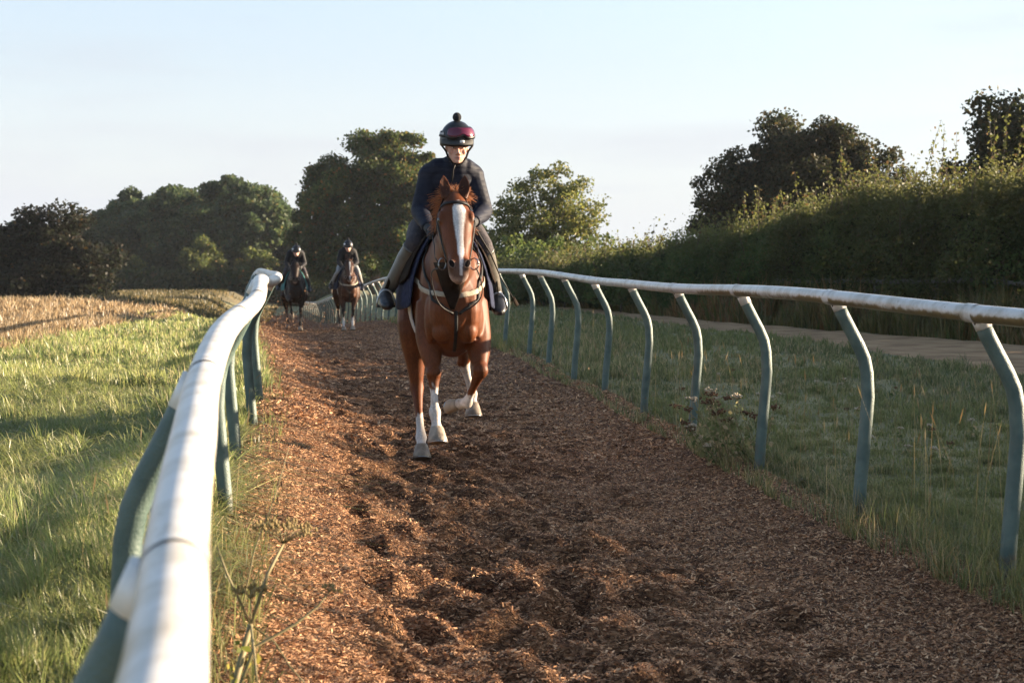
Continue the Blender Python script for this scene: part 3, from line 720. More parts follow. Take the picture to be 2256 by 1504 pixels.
# (x, y, kind, scale, height factor, label)
WOOD = [
    (-50.5, 168, 2, .80, .80, 'thin topped tree at the far left end of the wood'),
    (-46.5, 172, 1, .82, .86, 'low tree of the wood behind the copper tree, second from the left end'),
    (-42.6, 166, 0, .86, .86, 'rounded tree of the wood just above the copper tree'),
    (-38.2, 170, 1, .95, 1.0, 'tree of the wood whose top shows right of the copper tree'),
    (-34.0, 166, 0, .98, .98, 'domed tree left of the dip in the skyline of the wood'),
    (-30.0, 170, 2, .95, 1.12, 'narrow tree in the dip of the skyline of the wood'),
    (-26.6, 166, 0, 1.05, .97, 'tallest rounded tree of the wood above the left rail'),
    (-22.4, 169, 1, .95, .98, 'broad tree of the wood right of its tallest tree'),
    (-18.2, 166, 0, .72, .8, 'tree of the wood left of the big chestnut'),
    (-14.5, 172, 2, .7, .8, 'tree of the wood half hidden by the left side of the chestnut'),
    (-9.0, 176, 1, .8, .85, 'tree of the wood hidden deep behind the chestnut'),
    (-5.2, 172, 0, .55, .62, 'low tree of the wood between the chestnut and the front rider'),
    (-40.4, 175, 0, 1.0, .98, 'tree of the wood set back behind the rounded tree over the copper tree'),
    (-36.0, 176, 1, 1.02, 1.06, 'tree of the wood set back behind the domed tree'),
    (-31.8, 176, 0, .98, 1.02, 'tree of the wood set back behind the narrow tree'),
    (-28.2, 177, 1, 1.05, 1.04, 'tree of the wood set back left of the tallest rounded tree'),
    (-24.4, 175, 0, .92, .95, 'tree of the wood set back right of the tallest rounded tree'),
    (-19.8, 176, 2, .78, .85, 'tree of the wood set back behind its right end'),
    (-53.5, 174, 0, .9, .72, 'low dark tree of the wood cut by the left edge of the picture'),
    (-16.4, 168, 1, .7, .75, 'tree of the wood at the left shoulder of the chestnut'),
]
for (x, y, k, s, hz, lab) in WOOD:
    place_tree('woodland_tree', kinds[k], x, y, (x * 1.7) % 6.28, (s, s, s * hz), lab, 'tree', 'trees of the wood')
for (x, y, s, lab) in [(-30.2, 160, .9, 'yellow green bush in front of the tallest trees of the wood'), (-37.5, 160, .62, 'small pale bush beside the copper tree'), (-25.2, 161, .8, 'pale green bush low under the wood above the left rail'),
                       (-20.5, 160, .95, 'dull green bush at the right end of the wood'), (-15.5, 140, .8, 'green bush at the left foot of the chestnut')]:
    place_tree('bush', yell, x, y, x % 6.28, s, lab, 'bush', 'bushes along the wood')
# shaded undergrowth closing the foot of the wood
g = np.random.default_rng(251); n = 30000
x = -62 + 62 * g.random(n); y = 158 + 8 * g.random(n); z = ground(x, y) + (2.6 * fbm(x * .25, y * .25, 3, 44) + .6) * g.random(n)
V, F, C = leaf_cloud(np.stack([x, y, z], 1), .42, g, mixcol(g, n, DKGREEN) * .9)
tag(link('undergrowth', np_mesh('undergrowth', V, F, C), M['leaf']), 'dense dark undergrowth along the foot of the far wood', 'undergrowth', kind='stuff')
# shrubs round the airy tree and between it and the chestnut
shr = tree_parts([(0, 0, 1.3, 1.6, 1.4, 1.3), (-1, 0, 1.0, 1.2, 1.2, 1.1), (1.1, 0, .9, 1.2, 1.2, 1.0)], 7000, .13, [((.075, .105, .028), 3), ((.10, .12, .03), 2), ((.055, .08, .025), 2)], 260, .08, 50, .3, 10, .35, low=.1)
for (x, y, s, lab) in [(3.6, 74, 1.15, 'round green shrub at the right foot of the airy tree'), (-.6, 79, 1.25, 'dark shrub at the left foot of the airy tree'), (-2.3, 86, 1.5, 'shrub directly behind the chestnut horse'),
                       (-4.4, 92, 1.7, 'shrub between the chestnut tree and the front rider'), (1.6, 72, 1.1, 'low shrub in front of the airy tree')]:
    place_tree('shrub', shr, x, y, x % 6.28, s, lab, 'shrub', 'shrubs round the airy tree')

# ------------------------------------------------------------------ the long hedge
hr = empty('hedge', (float(hedge_x(36)), 36, float(ground(hedge_x(36), 36)))); tag(hr, 'long shaggy hawthorn hedge along the right side of the path', 'hedge')
ho = np.array(hr.location)
def hedge_h(y): return np.interp(y, [-20, 4, 10, 14, 20, 30, 38, 46, 54, 60, 66, 75], [3.9, 3.95, 3.95, 3.95, 3.8, 3.4, 3.2, 2.5, 1.95, 1.7, 1.6, 1.6]) + .7 * (fbm(y * .42, y * 0, 4, 61) - .5)
HEDGE = [((.075, .108, .034), 4), ((.06, .092, .03), 3), ((.10, .118, .038), 2), ((.11, .09, .038), .8)]
def hedge_leaves(n, y0, y1, leaf, seed):
    g = np.random.default_rng(seed)
    y = y0 + (y1 - y0) * g.random(n); H = hedge_h(y); q = g.random(n)
    # section: domed wall; u runs from the near foot over the top to the far foot
    u = g.random(n); hw = 1.05 + .25 * (fbm(y * .8, q * 0 + 2, 2, 62) - .5)
    ang = np.pi * u
    cx = -np.cos(ang); cz = np.sin(ang) ** .55
    lump = .76 + .52 * fbm(y * 1.3 + 5, u * 5, 4, 63)
    inn = 1 - .34 * g.random(n) ** 1.5
    x = hedge_x(y) + 1.1 + cx * hw * lump * inn + g.normal(0, .05, n)
    z = .28 + (H - .28) * cz * (.93 + .14 * (lump - .84)) * np.where(cz > .9, inn ** .3, 1) * (1 - 0 * q)
    z = np.where(g.random(n) < .38, .25 + (z - .25) * g.random(n) ** .8, z)      # fill the flanks
    x = x + .55 * (fbm(y * .55 + 9, z * .9, 3, 67) - .5) * (z < H * .97)
    top = smoothstep(.62, 1.0, z / H); z = z + top * (g.exponential(.17, n) - .18) + top * .8 * (fbm(y * 1.5, x * 1.7, 4, 68) - .5)
    z = z + ground(x, y)
    y = y + g.normal(0, .06, n)
    t = (.35 + 1.3 * fbm(y * 1.3, z * 2.2, 3, 64))[:, None]
    brown = smoothstep(.5, .68, fbm(y * .28 + 3, u * 1.5, 2, 66))[:, None]
    c = mixcol(g, n, HEDGE) * t; c = c * (1 - .4 * brown) + np.array([.09, .062, .03]) * .4 * brown
    sun_top = smoothstep(.62, .98, (z - ground(x, y)) / H)[:, None]; c = c * (1 - .6 * sun_top) + np.array([.125, .125, .042]) * .6 * sun_top  # sunlit top of the hedge painted into the leaves as a yellower tint
    return leaf_cloud(np.stack([x, y, z], 1), leaf, g, c)
g = np.random.default_rng(304); n = 26000                 # dark leaf core added inside the hedge to block sunlight leaking through
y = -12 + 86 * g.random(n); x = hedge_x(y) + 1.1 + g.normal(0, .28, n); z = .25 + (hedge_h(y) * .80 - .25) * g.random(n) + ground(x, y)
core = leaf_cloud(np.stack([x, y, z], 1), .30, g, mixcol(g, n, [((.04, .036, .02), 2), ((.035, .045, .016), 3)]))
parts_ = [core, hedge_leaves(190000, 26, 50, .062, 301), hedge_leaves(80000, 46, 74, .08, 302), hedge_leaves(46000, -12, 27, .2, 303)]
off = 0; Vs = []; Fs = []; Cs = []
for V, F, C in parts_: Vs.append(V); Fs.append(F + off); Cs.append(C); off += len(V)
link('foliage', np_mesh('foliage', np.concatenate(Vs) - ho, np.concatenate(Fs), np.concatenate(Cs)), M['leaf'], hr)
# stems inside, and whippy shoots that stand above the top
g = np.random.default_rng(310); mb = MB(); lv = []
for k in range(420):
    y = -10 + 84 * g.random(); x = float(hedge_x(y)) + 1.1 + g.normal(0, .35); z = float(ground(x, y)); H = float(hedge_h(y))
    p = [Vector((x, y, z - .1))]
    for i in range(4): p.append(p[-1] + Vector((g.normal(0, .14), g.normal(0, .18), H * .22)))
    mb.tube(p, [.03, .026, .02, .014, .006], 5)
for k in range(560):
    y = 24 + 46 * g.random() ** .8; H = float(hedge_h(y)); x = float(hedge_x(y)) + 1.1 + g.normal(0, .45); z = float(ground(x, y)) + H * .82
    tall = (.25 + .95 * g.random() ** 2.6) * (1.35 if 30 < y < 36 else (.6 if y > 46 else 1))
    p = [Vector((x, y, z))]; d = Vector((g.normal(0, .2), g.normal(0, .2), 1)).normalized()
    for i in range(4): p.append(p[-1] + d * (tall + H * .12) * .25 + Vector(g.normal(0, .02, 3)))
    mb.tube(p, [.008, .007, .006, .005, .003], 4)
    for q in range(int(34 * tall)):
        i = 1 + int(3 * g.random()); s = p[i].lerp(p[min(i + 1, 4)], g.random()); lv.append(s + Vector(g.normal(0, .045, 3)))
mb2 = mb.build('stems', M['twig'], None, smooth=False)
mb2.parent = hr; mb2.location = -hr.location
lv = np.array([tuple(q) for q in lv]); V, F, C = leaf_cloud(lv - ho, .07, g, mixcol(g, len(lv), [((.1, .11, .03), 3), ((.14, .14, .04), 2), ((.11, .07, .03), 1)]))
link('shoot_leaves', np_mesh('shoot_leaves', V, F, C), M['leaf'], hr)

# old post and rail fence sunk in the foot of the hedge
fr = empty('timber_fence', (float(hedge_x(34)) + .35, 34, float(ground(hedge_x(34), 34)))); tag(fr, 'old grey timber fence half buried in the foot of the hedge', 'fence')
fo = Vector(fr.location); fy = [27.2, 29.6, 32.0, 34.4, 36.8, 39.2, 41.6]
pt = [Vector((float(hedge_x(y)) + .36, y, float(ground(hedge_x(y), y)))) - fo for y in fy]
for q in pt: MB().box(q + Vector((0, 0, .55)), .1, .1, 1.2, .25).build('post', M['old_timber'], fr, smooth=False)
for hgt in (.52, 1.05):
    for a, b in zip(pt[:-1], pt[1:]):
        dz = random.uniform(-.03, .03)
        MB().tube([a + Vector((-.07, 0, hgt + dz)), a.lerp(b, .5) + Vector((-.08, 0, hgt + dz + random.uniform(-.02, .02))), b + Vector((-.07, 0, hgt + dz))], .055, 8).build('rail', M['old_timber'], fr)

# ------------------------------------------------------------------ weeds
M['stem'] = mat('weed_stem', (.13, .12, .045), (.22, .17, .08), 20, .7)
M['umbel'] = mat('umbel_seed', (.16, .11, .035), (.28, .2, .075), 40, .8)
M['yarrow_white'] = mat('yarrow_white', (.34, .28, .19), (.47, .40, .29), 30, .8)
M['yarrow_brown'] = mat('yarrow_brown', (.07, .035, .018), (.15, .075, .03), 30, .9)

def umbel(parent, top, d, r, nr, mats, seed, sub=8, stem=M['stem']):
    g = np.random.default_rng(seed); a = MB(); b = MB(); top = Vector(top); d = Vector(d).normalized()
    u = d.orthogonal().normalized(); v = d.cross(u)
    for i in range(nr):
        an = i * 2.399; rr = r * math.sqrt((i + .5) / nr); e = top + d * (r * .75 - .35 * rr) + (u * math.cos(an) + v * math.sin(an)) * rr
        a.tube([top, top.lerp(e, .5) + d * .006, e], [.0016, .0013, .001], 4)
        for k in range(sub):
            e2 = e + Vector(g.normal(0, 1, 3)).normalized() * r * .16 + d * r * .06
            a.tube([e, e2], .0007, 3); b.ball(e2, (.0038, .0032, .0052), 5, 4)
    a.build('rays', stem, parent); b.build('seed_head', mats, parent)

# dead umbellifer by the near rail
bx, by = -.80, 4.35
root = empty('dried_umbellifer', (bx, by, float(ground(bx, by)))); tag(root, 'dried umbrella shaped weed leaning beside the near end of the left rail', 'weed')
def W(u, v, y): s = 3600 / y; return Vector(((u - 1128) / s, y, EYE - (v - 608) / s)) - Vector(root.location)
mb = MB()
j0 = Vector((0.0, 0, 0)); j1 = W(552, 1375, 4.5); j2 = W(590, 1262, 4.55); j3 = W(624, 1198, 4.6)
mb.tube([j0, j0.lerp(j1, .5) + Vector((.01, 0, .01)), j1], [.011, .010, .008], 8); mb.tube([j1, j2, j3], [.0055, .0048, .004], 8)
k1 = W(500, 1265, 4.5); k2 = W(478, 1205, 4.5); mb.tube([j1, k1, k2], [.004, .0032, .0025], 6)
mb.tube([j1, W(552, 1320, 4.5)], [.0025, .002], 5)
mb.tube([Vector((.02, -.02, .02)), W(560, 1425, 4.4), W(650, 1375, 4.45), W(700, 1335, 4.5), W(724, 1305, 4.5)], [.005, .0045, .004, .003, .002], 7)
mb.tube([j1, W(560, 1440, 4.35), W(566, 1504, 4.3)], [.004, .0035, .003], 6)
mb.tube([j1, W(605, 1415, 4.5), W(640, 1470, 4.4), W(670, 1504, 4.35)], [.003, .0026, .002, .002], 5)
mb.build('stem', M['stem'], root)
umbel(root, j3, (.12, .1, 1), .088, 16, M['umbel'], 5)
umbel(root, W(552, 1320, 4.5), (0, 0, 1), .048, 9, M['umbel'], 6)
umbel(root, W(724, 1305, 4.5), (.3, 0, 1), .03, 6, M['umbel'], 7, 4)
g = np.random.default_rng(12)
lf = np.array([tuple(j1.lerp(Vector((.0, 0, .0)), t) + Vector(g.normal(0, .03, 3))) for t in g.random(60)])
V, F, C = leaf_cloud(lf, .02, g, mixcol(g, 60, [((.18, .2, .04), 2), ((.12, .08, .03), 2), ((.3, .26, .06), 1)]))
link('leaves', np_mesh('leaves', V, F, C), M['leaf'], root)

# thin dead stems
for k, (p0, p1, lab) in enumerate([((.47, 0), (640, 985, 5.6), 'thin reddish dead stem rising past the dried umbellifer')]):
    x0, y0 = -.93, 5.5; rt = empty('dead_stem', (x0, y0, float(ground(x0, y0)))); tag(rt, lab, 'weed')
    s = 3600 / 5.7; e = Vector(((636 - 1128) / s, 5.7, EYE - (985 - 608) / s)) - Vector(rt.location)
    mb = MB(); mb.tube([Vector((0, 0, 0)), e * .45 + Vector((-.02, 0, 0)), e * .75, e], [.003, .0026, .002, .0012], 5); mb.build('stem', M['stem'], rt)
    mb = MB()
    for t in (.55, .72, .8, .9): mb.ball(e * t + Vector((.012, 0, .0)), (.004, .004, .011), 6, 4)
    mb.build('bud', M['yarrow_brown'], rt)

def yarrow(x, y, n, hmin, hmax, seed, label, white=.45, lean=(-.35, 0), spread=.12, big=1.0):
    g = np.random.default_rng(seed); rt = empty('yarrow_plant', (x, y, float(ground(x, y)))); tag(rt, label, 'weed', 'yarrow plants behind the right rail')
    st = MB(); wh = MB(); br = MB(); nw = nb = 0; lv = []
    for k in range(n):
        h = hmin + (hmax - hmin) * g.random(); d = Vector((lean[0] + g.normal(0, .3), lean[1] + g.normal(0, .25), 1)).normalized()
        b = Vector((g.normal(0, spread * .4), g.normal(0, spread * .4), 0)); t = b + d * h; mid = b.lerp(t, .5) + Vector((0, 0, .02))
        st.tube([b, mid, t], [.0026 * big, .0022 * big, .0016 * big], 4)
        for i in range(int(9 * big ** 2.2)): lv.append(b.lerp(t, .15 + .75 * g.random()) + Vector(g.normal(0, .016 * big, 3)))
        isw = g.random() < white; m = MB(); nw += isw; nb += not isw
        for i in range(16):
            q = t + Vector((g.normal(0, .013 * big), g.normal(0, .013 * big), .015 + g.normal(0, .005 * big))); st.tube([t, q], .0009, 3); m.ball(q, (.006 * big, .006 * big, .0045 * big), 6, 4)
        m.build('flower_head' if isw else 'dead_head', M['yarrow_white'] if isw else M['yarrow_brown'], rt)
    st.build('stems', M['stem'], rt)
    lv = np.array([tuple(q) for q in lv]); V, F, C = leaf_cloud(lv, .03, g, mixcol(g, len(lv), GREEN)); link('leaves', np_mesh('leaves', V, F, C), M['leaf'], rt)
yarrow(1.50, 10.75, 20, .28, .56, 401, 'tall yarrow with brown dead heads leaning over the track between two near posts', .16, (-.5, 0), .26, 1.4)
yarrow(1.30, 10.9, 4, .12, .2, 402, 'short yarrow with white heads at the track edge', 1.0, (-.2, 0), .2)
yarrow(1.62, 13.3, 5, .2, .34, 403, 'yarrow with white heads behind a middle post', .7, (-.1, 0), .25)
gy_ = np.random.default_rng(404)
for k, (x, y, lab) in enumerate([(2.3, 14.5, 'small white yarrow in the grass beyond the tall yarrow'), (2.9, 14.0, 'small yarrow low in the shaded grass between the near posts'), (3.4, 16.5, 'white yarrow near the edge of the sandy path'),
                                 (2.5, 17.5, 'small white yarrow far back in the shaded grass'), (3.2, 12.2, 'small white yarrow right of the nearest green post but one'), (2.7, 11.0, 'small yarrow close behind the near posts')]):
    yarrow(x, y, 4, .06, .16, 410 + k, lab, .75, (0, 0), .45)
# ------------------------------------------------------------------ horses and riders
# local frame of every pair: x forward, y to the horse's left, z up, origin on the ground under the girth
M['coat'] = mat_attr('horse_coat', .5, 0, .15, bump=.1, bscale=150, mottle=.24, mscale=7)
def coat_extra(m):
    nt = m.node_tree; b = nt.nodes['Principled BSDF']; src = b.inputs['Base Color'].links[0].from_socket; tc = N(nt, 'ShaderNodeTexCoord')
    mp = N(nt, 'ShaderNodeMapping'); mp.inputs['Scale'].default_value = (150, 150, 26); nt.links.new(tc.outputs['Object'], mp.inputs[0])
    n1 = N(nt, 'ShaderNodeTexNoise'); n1.inputs['Scale'].default_value = 1; n1.inputs['Detail'].default_value = 3; nt.links.new(mp.outputs[0], n1.inputs['Vector'])
    n2 = N(nt, 'ShaderNodeTexNoise'); n2.inputs['Scale'].default_value = 2.6; n2.inputs['Detail'].default_value = 5; nt.links.new(tc.outputs['Object'], n2.inputs['Vector'])
    mu = N(nt, 'ShaderNodeMath', operation='MULTIPLY'); nt.links.new(n1.outputs['Fac'], mu.inputs[0]); nt.links.new(n2.outputs['Fac'], mu.inputs[1])
    mr = N(nt, 'ShaderNodeMapRange'); mr.inputs[1].default_value = .12; mr.inputs[2].default_value = .38; mr.inputs[3].default_value = .68; mr.inputs[4].default_value = 1.28; nt.links.new(mu.outputs[0], mr.inputs[0])
    sc = N(nt, 'ShaderNodeVectorMath', operation='SCALE'); nt.links.new(src, sc.inputs[0]); nt.links.new(mr.outputs[0], sc.inputs['Scale']); nt.links.new(sc.outputs[0], b.inputs['Base Color'])
coat_extra(M['coat'])
M['hair'] = mat_attr('horse_hair', .5, .25, .4)
M['hoof'] = mat('hoof_horn', (.13, .10, .072), (.33, .265, .195), 16, .6, .2, 60, stretch=(1, 1, .25))
M['black_leather'] = mat('black_leather', (.010, .009, .008), (.024, .021, .019), 30, .6, .15, 120, spec=.2)
M['brown_leather'] = mat('brown_leather', (.012, .0075, .005), (.024, .015, .010), 20, .8, .2, 90, spec=.06)
M['buff_strap'] = mat('buff_webbing', (.27, .22, .155), (.38, .315, .235), 40, .8, .3, 200)
M['girth_white'] = mat('pale_girth', (.34, .32, .30), (.5, .48, .46), 30, .8, .2, 90)
M['steel'] = mat('steel', (.3, .3, .3), (.45, .45, .45), 30, .34, metal=1.0)
M['nostril_dark'] = mat('nostril_dark', (.006, .004, .004), (.014, .009, .008), 30, .9, spec=.05)
M['eye_dark'] = mat('eye_dark', (.008, .006, .005), (.02, .012, .008), 20, .08, coat=.6)
M['navy_cloth'] = mat('navy_saddle_cloth', (.012, .015, .032), (.03, .036, .07), 34, .9, .5, 60, spec=.15)
M['blue_cloth'] = mat('blue_lining', (.035, .12, .21), (.06, .18, .29), 30, .85, .3, 80)
M['teal_cloth'] = mat('teal_saddle_cloth', (.03, .13, .13), (.05, .2, .2), 30, .85, .3, 80)
M['breeches'] = mat('dark_breeches', (.028, .022, .024), (.055, .044, .047), 24, .85, .35, 60)
M['grey_breeches'] = mat('grey_breeches', (.2, .2, .2), (.34, .34, .34), 24, .85, .3, 60)
M['boot'] = mat_attr('riding_boot', .38, 0, .5, bump=.2, bscale=30, mottle=.25, mscale=16)
M['skin'] = mat_attr('skin', .5, 0, .4, mottle=.06, mscale=60)
M['glove'] = mat('black_glove', (.012, .012, .013), (.03, .03, .032), 60, .8)
M['helmet'] = mat('helmet_black', (.008, .008, .009), (.015, .015, .016), 40, .36, spec=.35)
M['helmet_peak'] = mat('peak_mesh', (.02, .019, .018), (.05, .049, .046), 220, .8)
M['lens'] = mat('magenta_lens', (.085, .006, .022), (.13, .009, .035), 6, .14, coat=.2)
M['wool'] = mat('black_wool', (.008, .008, .009), (.03, .03, .032), 120, 1.0, .9, 160)
M['white_mark'] = mat('white_mark', (.62, .6, .58), (.75, .73, .7), 30, .5)

def quilt_mat(name, c1, c2):
    m = mat(name, c1, c2, 18, .65, spec=.16); nt = m.node_tree; b = nt.nodes['Principled BSDF']
    tc = N(nt, 'ShaderNodeTexCoord'); wv = N(nt, 'ShaderNodeTexWave', bands_direction='Z'); wv.inputs['Scale'].default_value = 8.2; wv.inputs['Distortion'].default_value = 1.3; wv.inputs['Detail'].default_value = 3; wv.inputs['Detail Scale'].default_value = 2.2
    nt.links.new(tc.outputs['Object'], wv.inputs[0])
    pw = N(nt, 'ShaderNodeMath', operation='POWER'); pw.inputs[1].default_value = .45; nt.links.new(wv.outputs['Fac'], pw.inputs[0])
    bp = N(nt, 'ShaderNodeBump'); bp.inputs['Strength'].default_value = .25; bp.inputs['Distance'].default_value = .008
    nt.links.new(pw.outputs[0], bp.inputs['Height']); nt.links.new(bp.outputs[0], b.inputs['Normal'])
    return m
M['jacket'] = quilt_mat('navy_quilted_jacket', (.007, .008, .016), (.014, .016, .027))
M['black_jacket'] = quilt_mat('black_jacket', (.008, .008, .009), (.018, .017, .018))

def chain(mb, pts, rads, n=14, sub=3):
    """tapered limb through joints, rounded by interpolation"""
    P = [Vector(p) for p in pts]; k = len(P)
    t = np.arange(k); tt = np.linspace(0, k - 1, (k - 1) * sub + 1)
    f = [spline(t, [p[i] for p in P]) for i in range(3)]
    # keep joints crisp: mix spline with straight segments
    Q = []
    for s in tt:
        i = min(int(s), k - 2); l = P[i].lerp(P[i + 1], s - i); c = Vector((float(f[0](s)), float(f[1](s)), float(f[2](s))))
        Q.append(l.lerp(c, .35))
    mb.tube(Q, list(np.interp(tt, t, rads)), n, up=(0, 1, 0.01))

def horse(name, label, loc, F, legs, coat, marks, seed=1, voxel=.0125, saddle_mat='navy_cloth', lining='blue_cloth', strap='buff_strap', full=True, hy=-.035, mane_col=(.36, .13, .04), group=None):
    root = empty(name, loc, math.atan2(F[1], F[0])); tag(root, label, 'horse', group)
    g = np.random.default_rng(seed); Y = Vector((0, 1, 0)); Z = Vector((0, 0, 1))
    mb = MB()
    T = [(-.90, 1.36, .06, .09), (-.84, 1.31, .18, .20), (-.70, 1.26, .25, .29), (-.50, 1.235, .28, .325), (-.28, 1.20, .275, .34), (-.05, 1.165, .28, .37),
         (.2, 1.145, .262, .405), (.4, 1.15, .215, .425), (.56, 1.13, .19, .40), (.68, 1.10, .17, .32), (.78, 1.08, .135, .23), (.84, 1.07, .075, .12)]
    mb.loft([((x, 0, z), Y, Z, ry, rz) for x, z, ry, rz in T], 48, 2.15)
    for s in (-1, 1):
        mb.ball((.69, s * .095, 1.05), (.15, .085, .20)); mb.ball((.75, s * .085, .915), (.08, .068, .085)); mb.ball((.66, s * .15, 1.0), (.09, .05, .17))
        mb.ball((.50, s * .135, 1.16), (.19, .085, .30)); mb.ball((-.62, s * .185, 1.27), (.26, .14, .24)); mb.ball((-.62, s * .165, 1.02), (.22, .12, .22))
        mb.ball((.44, s * .14, .92), (.13, .08, .16))
    Nk = [((.36, 0, 1.30), .19, .36), ((.60, hy * .2, 1.37), .155, .30), ((.80, hy * .5, 1.47), .115, .235), ((.98, hy * .8, 1.59), .092, .185), ((1.11, hy, 1.68), .078, .14), ((1.17, hy, 1.73), .06, .09)]
    for i, (c, ru, rv) in enumerate(Nk): Nk[i] = (c, Y, Vector((-.60, 0, .80)), ru, rv)
    mb.loft(Nk, 40)
    # head
    P0 = Vector((1.13, hy, 1.78)); a = Vector((.583, 0, -.812)); d = Vector((.812, 0, .583)); L = .634
    def hp(t, y, k): return P0 + a * (t * L) + d * k + Vector((0, y, 0))
    H = [(-.05, .03, -.08, .055), (.05, .055, -.13, .077), (.15, .073, -.16, .095), (.27, .08, -.19, .117), (.38, .074, -.195, .113), (.50, .066, -.165, .099), (.62, .060, -.12, .084),
         (.74, .056, -.088, .067), (.85, .054, -.07, .069), (.93, .047, -.074, .064), (.985, .022, -.064, .050), (1.01, -.005, -.045, .022)]
    mb.loft([(P0 + a * (t * L) + d * ((f + b) / 2), Y, d, w_, (f - b) / 2) for t, f, b, w_ in H], 40, 2.35)
    Rh = Matrix((d, Y, -a)).transposed(); ears = []
    for s in (-1, 1):
        mb.ball(hp(.285, s * .093, .028), (.032, .026, .055), nu=24, nv=14, rot=Rh); mb.ball(hp(.262, s * .100, .030), (.02, .018, .022), nu=20, nv=12, rot=Rh); mb.ball(hp(.87, s * .046, .032), (.030, .030, .046), rot=Rh)
        mb.ball(hp(.42, s * .075, -.08), (.10, .032, .12), rot=Rh)                # jowl
        mb.ball(hp(.47, s * .078, .012), (.018, .016, .09), rot=Rh)               # facial crest
        # ear
        e0 = hp(-.0, s * .058, .015); e1 = Vector((1.10, hy + s * .068, 1.925)); ax = (e1 - e0).normalized()
        side = Vector((.25, 1 * s, 0)); side = (side - ax * side.dot(ax)).normalized(); fr = ax.cross(side)
        if fr.x < 0: fr = -fr
        prof = [(-.15, .026, .026), (.12, .031, .022), (.35, .034, .017), (.6, .030, .013), (.82, .018, .010), (1.0, .005, .006)]
        ears.append((e0, e1, side, fr))
    mb.ball(hp(.945, 0, -.062), (.03, .034, .034), rot=Rh); mb.ball(hp(.97, 0, -.02), (.04, .042, .03), rot=Rh)
    for lg in legs:
        chain(mb, lg['p'], lg['r'])
        for c, r in lg.get('b', []): mb.ball(c, r)
    me = fuse(mb, 'body', voxel, 10 if full else 5, .5)
    n_skin = len(me.vertices); eb = MB()
    for e0, e1, side, fr in ears:           # cupped ears grow out of the poll
        ne = 18; rows = [(-.12, .024, .022, 0), (.05, .030, .024, .1), (.25, .035, .021, .55), (.5, .036, .017, .8), (.72, .028, .013, .8), (.9, .014, .009, .6), (1.0, .003, .004, 0)]; VV = []
        for q, u_, v_, cup in rows:
            ce = e0.lerp(e1, q)
            for i in range(ne):
                an = 2 * math.pi * i / ne; x_, y_ = math.cos(an), math.sin(an)
                VV.append(ce + side * (u_ * x_) + fr * (v_ * y_ - (cup * v_ * 1.75 * max(0, y_) * (1 - .2 * abs(x_)))))
        eb.add(VV, [(k_ * ne + i, k_ * ne + (i + 1) % ne, (k_ + 1) * ne + (i + 1) % ne, (k_ + 1) * ne + i) for k_ in range(len(rows) - 1) for i in range(ne)] + [tuple(range((len(rows) - 1) * ne, len(rows) * ne))])
    import bmesh
    bm = bmesh.new(); bm.from_mesh(me); tmp = eb.mesh('ears'); bm.from_mesh(tmp); bm.to_mesh(me); bm.free(); bpy.data.meshes.remove(tmp)
    me.polygons.foreach_set('use_smooth', np.ones(len(me.polygons), bool))
    V = verts_np(me); n = len(V); C = np.tile(np.array(coat), (n, 1))
    earcup = np.zeros(n, bool); idx = np.arange(n - n_skin) % (7 * 18); earcup[n_skin:] = ((idx % 18) > 1) & ((idx % 18) < 8) & (idx >= 18) & (idx < 108)
    C[earcup] = C[earcup] * .42
    rel = V - np.array(P0); t = rel @ np.array(a) / L; k = rel @ np.array(d); y = rel[:, 1]
    head = (t > -.02) & (t < 1.08) & (V[:, 0] > 1.0)
    nz = fbm(V[:, 0] * 40 + V[:, 2] * 31, V[:, 1] * 40, 3, 4) - .5
    if 'points' in marks:                    # dark legs of a bay
        q = smoothstep(.75, .5, V[:, 2])[:, None]; C = C * (1 - q) + np.array(marks['points']) * q
    if marks.get('blaze'):
        bw = np.interp(t, [.10, .13, .24, .42, .6, .74, .82, .93], [0, .016, .042, .030, .021, .021, .011, .010]) * marks['blaze']; bo = np.interp(t, [.1, .3, .7, .95], [.020, .013, .016, .010])
        q = (smoothstep(.004, -.004, np.abs(y - bo) - bw - nz * .02) * (head & (k > 0) & (t > .10) & (t < .93)))[:, None]; C = C * (1 - q) + np.array((.60, .57, .54)) * q
    q = (smoothstep(.80, .93, t + nz * .12) * head)[:, None]; C = C * (1 - .75 * q) + np.array(marks.get('muzzle', (.085, .055, .043))) * .75 * q
    if marks.get('blaze'):
        q = head & (t > .8) & (np.abs(y - .012) < .010 + nz * .006) & (k > .02); C[q] = (.5, .43, .4)
    q = (smoothstep(.90, .97, t + nz * .1) * smoothstep(.02, -.02, k) * head)[:, None] * .7; C = C * (1 - q) + np.array((.36, .28, .25)) * q
    ear = (V[:, 2] > 1.80) & (t < .05)
    for lg in legs:                          # white socks / dark hoof heads follow the limb
        if 'sock' in lg:
            ch = [np.array(q) for q in lg['sock']]; best = np.full(n, 9.)
            for A, B in zip(ch[:-1], ch[1:]):
                ab = B - A; s_ = np.clip(((V - A) @ ab) / (ab @ ab), 0, 1); best = np.minimum(best, np.linalg.norm(V - A - s_[:, None] * ab, axis=1))
            A = ch[0]; ab = ch[1] - ch[0]; s0 = ((V - A) @ ab) / np.linalg.norm(ab)
            q = (smoothstep(-.012, .012, s0 + nz * .09) * (best < .085))[:, None]; stain = smoothstep(-.05, .32, nz + .05)[:, None] * .45; C = C * (1 - q) + (np.array(lg.get('sc', (.52, .475, .43))) * (1 - stain) + np.array((.27, .19, .13)) * stain) * q
    set_col(me, C)
    body = link('body', me, M['coat'], root)
    bvh = BVHTree.FromPolygons([v.co.copy() for v in me.vertices], [tuple(p.vertices) for p in me.polygons])
